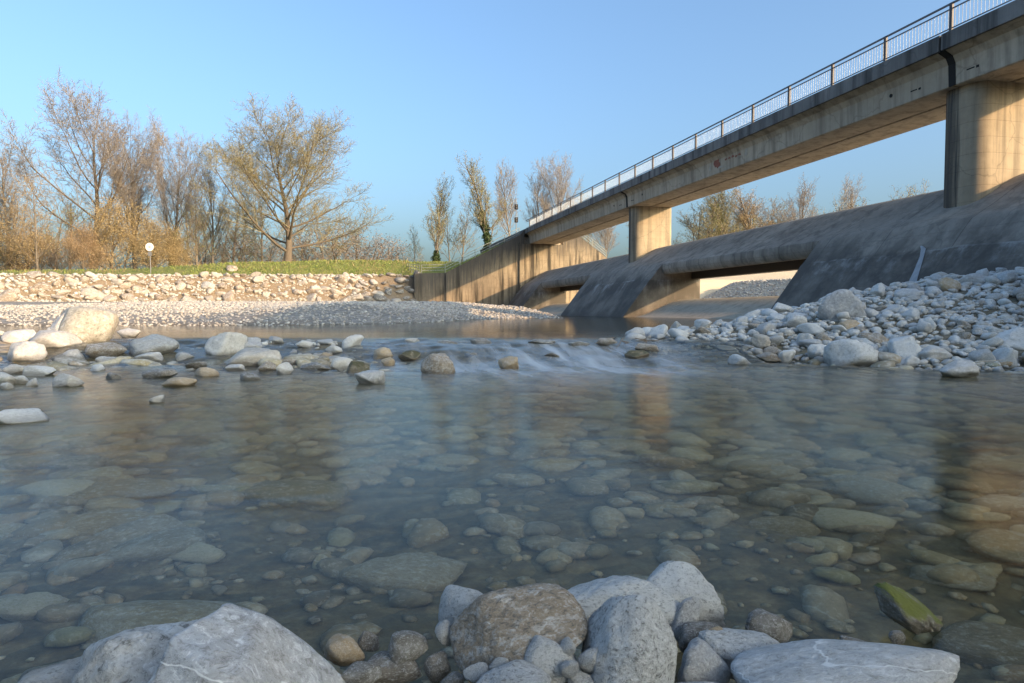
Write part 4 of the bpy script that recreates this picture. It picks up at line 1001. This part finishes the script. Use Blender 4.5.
# ------------------------------------------------------------------ trees
def frame(d):
    a = np.array([0, 0, 1.0]) if abs(d[2]) < .9 else np.array([1.0, 0, 0])
    x = np.cross(d, a); x /= np.linalg.norm(x); return x, np.cross(d, x)
class TreeB:
    def __init__(s, seed): s.r = np.random.RandomState(seed); s.seg = {0: ([], [], 0), 1: ([], [], 0)}; s.V = [[], []]; s.Fa = [[], []]; s.nv = [0, 0]; s.tips = []
    def tube(s, which, pts, rads, k):
        pts = np.asarray(pts); n = len(pts); base = s.nv[which]
        d = pts[-1]-pts[0]; d = d/np.linalg.norm(d); x, y = frame(d)
        a = np.arange(k)*2*math.pi/k
        ring = np.cos(a)[:, None]*x+np.sin(a)[:, None]*y
        V = pts[:, None, :]+ring[None]*np.asarray(rads)[:, None, None]
        s.V[which].append(V.reshape(-1, 3)); s.nv[which] += n*k
        i = np.arange(n-1)[:, None]*k; j = np.arange(k)[None, :]; j2 = (j+1) % k
        s.Fa[which].append((np.stack([i+j, i+j2, i+k+j2, i+k+j], -1)+base).reshape(-1, 4))
    def grow(s, p, d, L, rad, lev, cfg):
        r = s.r; n = cfg['nseg'][lev]; pts = [p]; dirs = [d]
        for i in range(n):
            d = d+r.normal(0, cfg['wob'][lev], 3)+np.array([0, 0, cfg['trop'][lev]]); d = d/np.linalg.norm(d)
            p = p+d*L/n; pts.append(p); dirs.append(d)
        t = np.linspace(0, 1, n+1); tip = cfg['tip'][lev]
        rads = rad*((1-t)+t*tip)
        if lev == 0: rads = rads*(1+.5*np.exp(-t*9))
        if lev == 0: s.stem = np.array(pts); s.stemr = rads
        s.tube(0 if lev <= cfg['wood'] else 1, pts, rads, (8, 6, 4, 3, 3)[lev])
        if lev >= cfg['max']: s.tips.append(pts[-1]); s.tips.append(pts[len(pts)//2]); return
        c = cfg['kids'][lev]; m = max(1, int(round(c*r.uniform(.8, 1.2)*(1 if lev == 0 else min(1.2, L/cfg['ref'][lev])))))
        az = r.uniform(0, 6.28)
        for q in range(m):
            tt = cfg['t0'][lev]+(1-cfg['t0'][lev])*((q+r.uniform(.1, .9))/m); tt = min(tt, .99)
            ii = min(int(tt*n), n-1); fr_ = tt*n-ii; P = pts[ii]*(1-fr_)+pts[ii+1]*fr_; D = dirs[ii+1]
            az += 2.4+r.uniform(-.5, .5); x, y = frame(D); an = R_(r.uniform(*cfg['ang'][lev]))*(1-.35*tt)
            nd = D*math.cos(an)+(x*math.cos(az)+y*math.sin(az))*math.sin(an)
            ll = L*cfg['len'][lev]*(1-cfg['taper'][lev]*tt)*r.uniform(.75, 1.2)
            rr = max(cfg['minr'], rad*((1-tt)+tt*tip)*cfg['rr'][lev])
            s.grow(P, nd/np.linalg.norm(nd), ll, rr, lev+1, cfg)
    def mesh(s, which, name):
        V = np.concatenate(s.V[which]); Fa = np.concatenate(s.Fa[which]); return mesh_np(name, V, Fa.ravel(), np.full(len(Fa), 4))
    def leaves(s, n, size, spread):
        r = s.r; T = np.array(s.tips); T = T[r.randint(len(T), size=n)]+r.normal(0, spread, (n, 3))
        a = r.normal(size=(n, 3)); a /= np.linalg.norm(a, axis=1)[:, None]; b_ = np.cross(a, r.normal(size=(n, 3))); b_ /= np.linalg.norm(b_, axis=1)[:, None]
        sz = size*r.uniform(.5, 1.3, n)[:, None]
        P = np.stack([T-a*sz, T+b_*sz*.6, T+a*sz, T-b_*sz*.6], 1)
        return P.reshape(-1, 3)
def crown_with_leaves(tb, name, n, size, spread):
    V = np.concatenate(tb.V[1]); Fa = np.concatenate(tb.Fa[1])
    if n:
        LV = tb.leaves(n, size, spread); LF = np.arange(len(LV)).reshape(-1, 4)+len(V)
        me = mesh_np(name, np.concatenate([V, LV]), np.concatenate([Fa, LF]).ravel(), np.full(len(Fa)+len(LF), 4))
        mi = np.zeros(len(me.polygons), np.int32); mi[len(Fa):] = 1; 
    else:
        me = mesh_np(name, V, Fa.ravel(), np.full(len(Fa), 4)); mi = None
    return me, mi
base_cfg = dict(max=4, wood=1, nseg=(9, 7, 5, 3, 2), wob=(.05, .10, .13, .15, .15), trop=(.03, .10, .10, .06, .05), tip=(.25, .2, .25, .4, .5),
                kids=(12, 10, 8, 7), t0=(.22, .2, .15, .1), ang=((35, 55), (30, 55), (30, 60), (25, 60)), len=(.55, .50, .48, .5), taper=(.45, .45, .4, .3), rr=(.5, .5, .5, .6), minr=.018, ref=(1, 5, 2.4, 1.1))
def cfg(**k_): c = dict(base_cfg); c.update(k_); return c
KINDS = {
 # spreading crown with several heavy limbs leaving low on the trunk
 'spreading': (cfg(kids=(20, 11, 8, 6), t0=(.15, .2, .12, .1), ang=((50, 78), (30, 56), (34, 66), (30, 70)), len=(.80, .5, .45, .5), taper=(.30, .4, .4, .3), trop=(.02, .07, .07, .05, .04), wob=(.06, .08, .12, .15, .15)), 17.5, .42, 'bark_brown', 'twig_olive', 'bud_olive', 18000, .055, .25),
 'vase': (cfg(kids=(17, 10, 7, 6), t0=(.26, .2, .12, .1), ang=((38, 64), (28, 52), (32, 62), (30, 65)), len=(.66, .5, .45, .5), taper=(.30, .45, .4, .3), trop=(.03, .085, .08, .06, .05)), 19, .36, 'bark_brown', 'twig_purple', 'bud_red', 5000, .05, .2),
 'tall': (cfg(kids=(20, 9, 7, 5), t0=(.22, .2, .12, .1), ang=((32, 52), (28, 52), (32, 60), (30, 65)), len=(.46, .5, .5, .5), trop=(.02, .11, .11, .08, .06)), 17, .26, 'bark_grey', 'twig_purple', 'bud_red', 2500, .05, .2),
 'poplar': (cfg(kids=(24, 9, 7, 6), t0=(.12, .15, .15, .1), ang=((28, 48), (26, 50), (30, 58), (30, 62)), len=(.36, .48, .48, .5), taper=(.45, .4, .4, .3), trop=(.01, .14, .13, .1, .08)), 16, .26, 'bark_grey', 'twig_olive', 'bud_green', 6000, .06, .2),
 'thin': (cfg(kids=(17, 8, 7, 6), t0=(.10, .2, .15, .1), ang=((30, 55), (25, 50), (28, 50), (25, 55)), len=(.44, .5, .5, .5)), 11, .13, 'bark_grey', 'twig_tan', 'bud_olive', 3000, .05, .2),
 'bush': (cfg(kids=(16, 10, 8, 6), t0=(.04, .1, .1, .1), ang=((25, 65), (25, 55), (28, 60), (25, 60)), len=(.75, .5, .5, .5), taper=(.45, .4, .4, .3), trop=(.02, .08, .06, .05, .05), minr=.012), 6.5, .14, 'bark_brown', 'twig_tan', 'leaf_ochre', 20000, .058, .36),
 'scrub': (cfg(kids=(16, 9, 7, 6), t0=(.03, .1, .1, .1), ang=((25, 70), (25, 55), (28, 60), (25, 60)), len=(.8, .5, .5, .5), trop=(.02, .06, .06, .05, .05), minr=.011), 3.6, .07, 'bark_brown', 'twig_purple', 'bud_red', 1500, .05, .2),
}
PROTO = {}
def proto(kind, var):
    key = (kind, var)
    if key in PROTO: return PROTO[key]
    c, H, rad, bk, tw, lf, nl, ls, sp_ = KINDS[kind]
    tb = TreeB(hash_(kind)+var*101)
    tb.grow(np.array([0, 0, -.2]), np.array([.0, 0, 1.0]), H*.9, rad, 0, c)
    tm = tb.mesh(0, 'trunk'); cm, mi = crown_with_leaves(tb, 'crown', nl, ls, sp_)
    tm.materials.append(M[bk]); cm.materials.append(M[tw]); cm.materials.append(M[lf])
    if mi is not None: cm.polygons.foreach_set('material_index', mi)
    V = np.concatenate(tb.V[1]); h = V[:, 2].max()
    PROTO[key] = (tm, cm, h, tb); return PROTO[key]
def ivy_mesh(tb, frac, seed, n=3800):
    r = np.random.RandomState(seed); t = frac*np.minimum(r.beta(1.0, 1.25, n), .999)*(len(tb.stem)-1); i = t.astype(int); f = (t-i)[:, None]
    c = tb.stem[i]*(1-f)+tb.stem[i+1]*f; a = r.uniform(0, 6.28, n); clump = .5+1.1*np.clip(np.sin(t*5.1+seed)*.5+np.sin(t*11+a)*.4+.4, 0, 1)
    rr = tb.stemr[i]+np.abs(r.normal(0, .17, n))*clump
    T = c+np.stack([np.cos(a)*rr, np.sin(a)*rr, r.normal(0, .1, n)], -1); d1 = r.normal(size=(n, 3)); d1 /= np.linalg.norm(d1, axis=1)[:, None]; d2 = np.cross(d1, r.normal(size=(n, 3))); d2 /= np.linalg.norm(d2, axis=1)[:, None]
    s = r.uniform(.06, .14, n)[:, None]
    P = np.stack([T-d1*s, T+d2*s*.7, T+d1*s, T-d2*s*.7], 1)
    return mesh_np('ivy', P.reshape(-1, 3), np.arange(4*n), np.full(n, 4), False)
def tree(kind, var, px, pytop, Y, label, cat='tree', name='bare_tree', rz=0, wscale=1.0, group=None, crown_mat=None, ivy=0.0, dz=0, leaf_mat=None):
    tm, cm, h, tb = proto(kind, var)
    P = at(px, 300, Y); u, v = P[0], P[1]; z = float(terrain(u, v))+dz
    top = at(px, pytop, Y)[2]; s = (top-z)/h
    o = empty(name, (u, v, z), rz); tag(o, label, cat, group)
    t = link('trunk', tm, None, o); c = link('crown', cm, None, o)
    for q in (t, c): q.scale = (s*wscale, s*wscale, s)
    if crown_mat: c.material_slots[0].link = 'OBJECT'; c.material_slots[0].material = M[crown_mat]
    if leaf_mat: c.material_slots[1].link = 'OBJECT'; c.material_slots[1].material = M[leaf_mat]
    if ivy: link('ivy', ivy_mesh(tb, ivy, int(px)), M['ivy'], o).scale = (s*wscale, s*wscale, s)
    return o
tree('spreading', 0, 288, 82, 96, 'large spreading bare tree with yellowish buds standing alone on the levee', rz=.6, wscale=1.35)
tree('vase', 0, 96, 74, 100, 'tallest bare tree with purple brown fan shaped crown at left', rz=1.0, wscale=1.15)
tree('vase', 1, 137, 112, 106, 'bare tree leaning into the right side of the tallest left tree', rz=2.0, wscale=.85)
tree('vase', 2, 172, 118, 100, 'bare tree with ivy clad trunk right of the tallest left tree', rz=.2, wscale=.85, ivy=.5)
tree('tall', 0, 8, 130, 105, 'bare greyish purple tree at the left edge of the view', wscale=1.1)
tree('thin', 0, 40, 172, 84, 'yellowish slender tree in front of the left grove', name='slender_tree', rz=1, wscale=1.2, leaf_mat='leaf_ochre')
tree('thin', 1, 14, 180, 92, 'ochre slender tree near the left edge below the purple tree', name='slender_tree', rz=2, wscale=1.3, leaf_mat='leaf_ochre')
tree('thin', 2, 70, 186, 100, 'tan slender tree between the left edge and the ochre bushes', name='slender_tree', rz=3, wscale=1.3)
tree('tall', 1, 214, 150, 104, 'grey bare tree just left of the large spreading tree', rz=.5, wscale=.8, crown_mat='twig_tan')
tree('thin', 0, 196, 170, 96, 'thin tree with paired stems left of the large spreading tree', name='slender_tree', rz=4, wscale=1.0)
tree('thin', 1, 232, 178, 112, 'thin tree behind the left limbs of the large spreading tree', name='slender_tree', rz=.7, wscale=1.2)
tree('thin', 2, 262, 190, 118, 'thin tree behind the trunk of the large spreading tree, left side', name='slender_tree', rz=2.2, wscale=1.3)
tree('thin', 0, 326, 198, 120, 'thin tree behind the right limbs of the large spreading tree', name='slender_tree', rz=5.2, wscale=1.4)
tree('bush', 0, 112, 198, 84, 'big ochre leafed bush below the tallest left tree', 'bush', 'leafy_bush', wscale=1.15)
tree('bush', 1, 150, 208, 88, 'ochre leafed bush behind the round white sign', 'bush', 'leafy_bush', wscale=1.2, rz=1)
tree('bush', 0, 84, 222, 80, 'low rusty bush at the left of the ochre bushes', 'bush', 'leafy_bush', wscale=1.0, rz=2.5, leaf_mat='leaf_rust')
tree('bush', 1, 30, 215, 98, 'brown leafed bush behind the yellowish slender tree', 'bush', 'leafy_bush', wscale=1.3, rz=3.5, leaf_mat='leaf_rust')
tree('bush', 0, -8, 205, 90, 'ochre bush cut by the left edge of the view', 'bush', 'leafy_bush', wscale=1.3, rz=4.5)
tree('bush', 1, 182, 228, 92, 'small ochre bush right of the round white sign', 'bush', 'leafy_bush', wscale=.9, rz=4.1)
BK = [(20, 205, 125), (54, 198, 128), (92, 208, 122), (122, 202, 130), (158, 196, 126), (186, 188, 128), (206, 200, 132), (222, 206, 124), (248, 212, 134), (280, 214, 136), (304, 208, 132), (344, 216, 138)]
BT = ['grey pole like tree far back at the left edge of the grove', 'thin tree deep in the grove behind the yellowish slender tree', 'thin tree deep behind the rusty bush', 'thin tree deep behind the big ochre bush', 'thin tree deep behind the round sign', 'thin tree deep behind the small ochre bush',
      'faint tree far back left of the spreading tree', 'faint tree behind the outer left limbs of the spreading tree', 'faint tree far behind the left limbs of the spreading tree', 'faint tree directly behind the spreading trunk', 'faint tree just right of the spreading trunk, far back', 'faint tree far behind the outer right limbs of the spreading tree']
for i, ((px, py, Y), lab) in enumerate(zip(BK, BT)):
    tree('thin', i % 3, px, py, Y, lab, name='slender_tree', rz=i*.9, wscale=1.35, crown_mat='twig_purple' if i % 2 else None)
SCR = [(206, 232, 108), (238, 236, 112), (270, 238, 104), (308, 228, 116), (336, 226, 112), (356, 226, 130), (372, 230, 138), (388, 236, 142), (60, 240, 98), (410, 250, 150)]
SL = ['left of', 'behind the trunk of', 'just right of', 'right of']
for i, (px, py, Y) in enumerate(SCR):
    where = ('below the thin paired tree', 'under the left limbs of the large spreading tree', 'at the trunk of the large spreading tree', 'right of the large spreading tree trunk', 'under the right limbs of the large spreading tree',
             'tallest of the scrub between the spreading tree and the poplar', 'middle of the scrub between spreading tree and poplar', 'rightmost rounded scrub between spreading tree and poplar', 'at the foot of the slender left trees', 'lowest scrub just left of the poplar')[i]
    tree('scrub', i % 3, px, py, Y, 'leafless purple brown scrub '+where, 'shrub', 'bare_shrub', rz=i*1.3, wscale=1.6)
tree('poplar', 0, 436, 168, 108, 'slim upright tree with green buds left of the river wall', name='poplar_tree', wscale=1.0, ivy=.2)
tree('thin', 1, 414, 222, 112, 'small thin tree left of the slim upright tree', name='slender_tree', wscale=1.0, rz=1.7)
tree('thin', 0, 462, 192, 112, 'thin bare tree between the slim upright tree and the ivy tree', name='slender_tree', wscale=1.0, rz=2.8)
tree('poplar', 1, 489, 152, 106, 'tall upright tree with thick ivy on its trunk by the bridge head', name='poplar_tree', wscale=1.25, rz=2, ivy=.5)
tree('tall', 2, 512, 158, 110, 'bare tree with dark forked stem beside the signal post', rz=2.5, wscale=.8, crown_mat='twig_tan')
tree('thin', 2, 450, 205, 118, 'faint thin tree right behind the slim upright tree', name='slender_tree', wscale=1.0, rz=.2)
tree('vase', 1, 556, 146, 122, 'rounded purple brown bare tree above the bridge railing', rz=4, wscale=.78, dz=-1)
tree('tall', 0, 538, 165, 124, 'narrow bare tree left of the rounded tree above the railing', rz=1.2, wscale=.8)
tree('thin', 1, 590, 186, 120, 'thin bare tree just above the railing right of the rounded tree', name='slender_tree', rz=3.2)
tree('vase', 2, 606, 205, 118, 'bare tree seen under the bridge left of the far pier', rz=2.2, wscale=1.0)
tree('thin', 0, 588, 226, 130, 'thin bare tree seen under the bridge by the sloping railing', name='slender_tree', rz=5.2, wscale=1.4)
tree('thin', 2, 640, 205, 140, 'thin bare tree showing beside the far pier', name='slender_tree', rz=1.2, wscale=1.2)
for i, (kd, vr, px, py, Y, lab, kw) in enumerate([
 ('poplar', 0, 708, 184, 118, 'left bushy tree with olive buds beyond the weir crest', dict(wscale=1.9)),
 ('poplar', 1, 732, 178, 118, 'second bushy olive tree beyond the weir crest', dict(wscale=1.8, rz=1)),
 ('poplar', 0, 760, 180, 120, 'tan bushy tree beyond the middle of the weir crest', dict(wscale=1.9, rz=2, leaf_mat='leaf_ochre', crown_mat='twig_tan')),
 ('tall', 1, 800, 172, 118, 'bare tree with open crown beyond the weir crest', dict(wscale=1.0, rz=3)),
 ('tall', 2, 848, 174, 120, 'bare tree right of the open crowned tree beyond the crest', dict(wscale=.8, rz=4)),
 ('thin', 1, 830, 190, 124, 'low thin tree between the two bare trees beyond the crest', dict(wscale=1.3)),
 ('thin', 2, 902, 186, 136, 'thin tree peeping over the crest left of the near pier', dict(wscale=1.1, rz=5)),
 ('thin', 0, 920, 180, 138, 'rightmost thin tree peeping over the weir crest', dict(wscale=1.0, rz=6)),
 ('thin', 0, 776, 195, 140, 'thin tree behind the tan bushy tree beyond the crest', dict(wscale=1.5, rz=3.3)),
 ('thin', 2, 690, 212, 132, 'thin tree leftmost beyond the weir crest', dict(wscale=1.5, rz=2.3)),
 ('tall', 0, 718, 200, 136, 'grey brown tree between the two olive trees beyond the crest', dict(wscale=1.6, rz=0.4)),
 ('tall', 1, 745, 192, 138, 'grey brown tree right of the second olive tree beyond the crest', dict(wscale=1.6, rz=1.4)),
 ('tall', 2, 786, 200, 140, 'low grey tree left of the open crowned tree beyond the crest', dict(wscale=1.7, rz=2.4)),
 ('thin', 1, 816, 206, 138, 'low thin tree right of the open crowned tree beyond the crest', dict(wscale=1.8, rz=3.9)),
 ('thin', 0, 864, 196, 140, 'low thin tree right of the second bare tree beyond the crest', dict(wscale=1.8, rz=4.4)),
 ('thin', 2, 700, 200, 126, 'tan thin tree hugging the leftmost olive tree beyond the crest', dict(wscale=1.8, rz=0.9)),

]):
    tree(kd, vr, px, py, Y, lab, name='bare_tree', **kw)
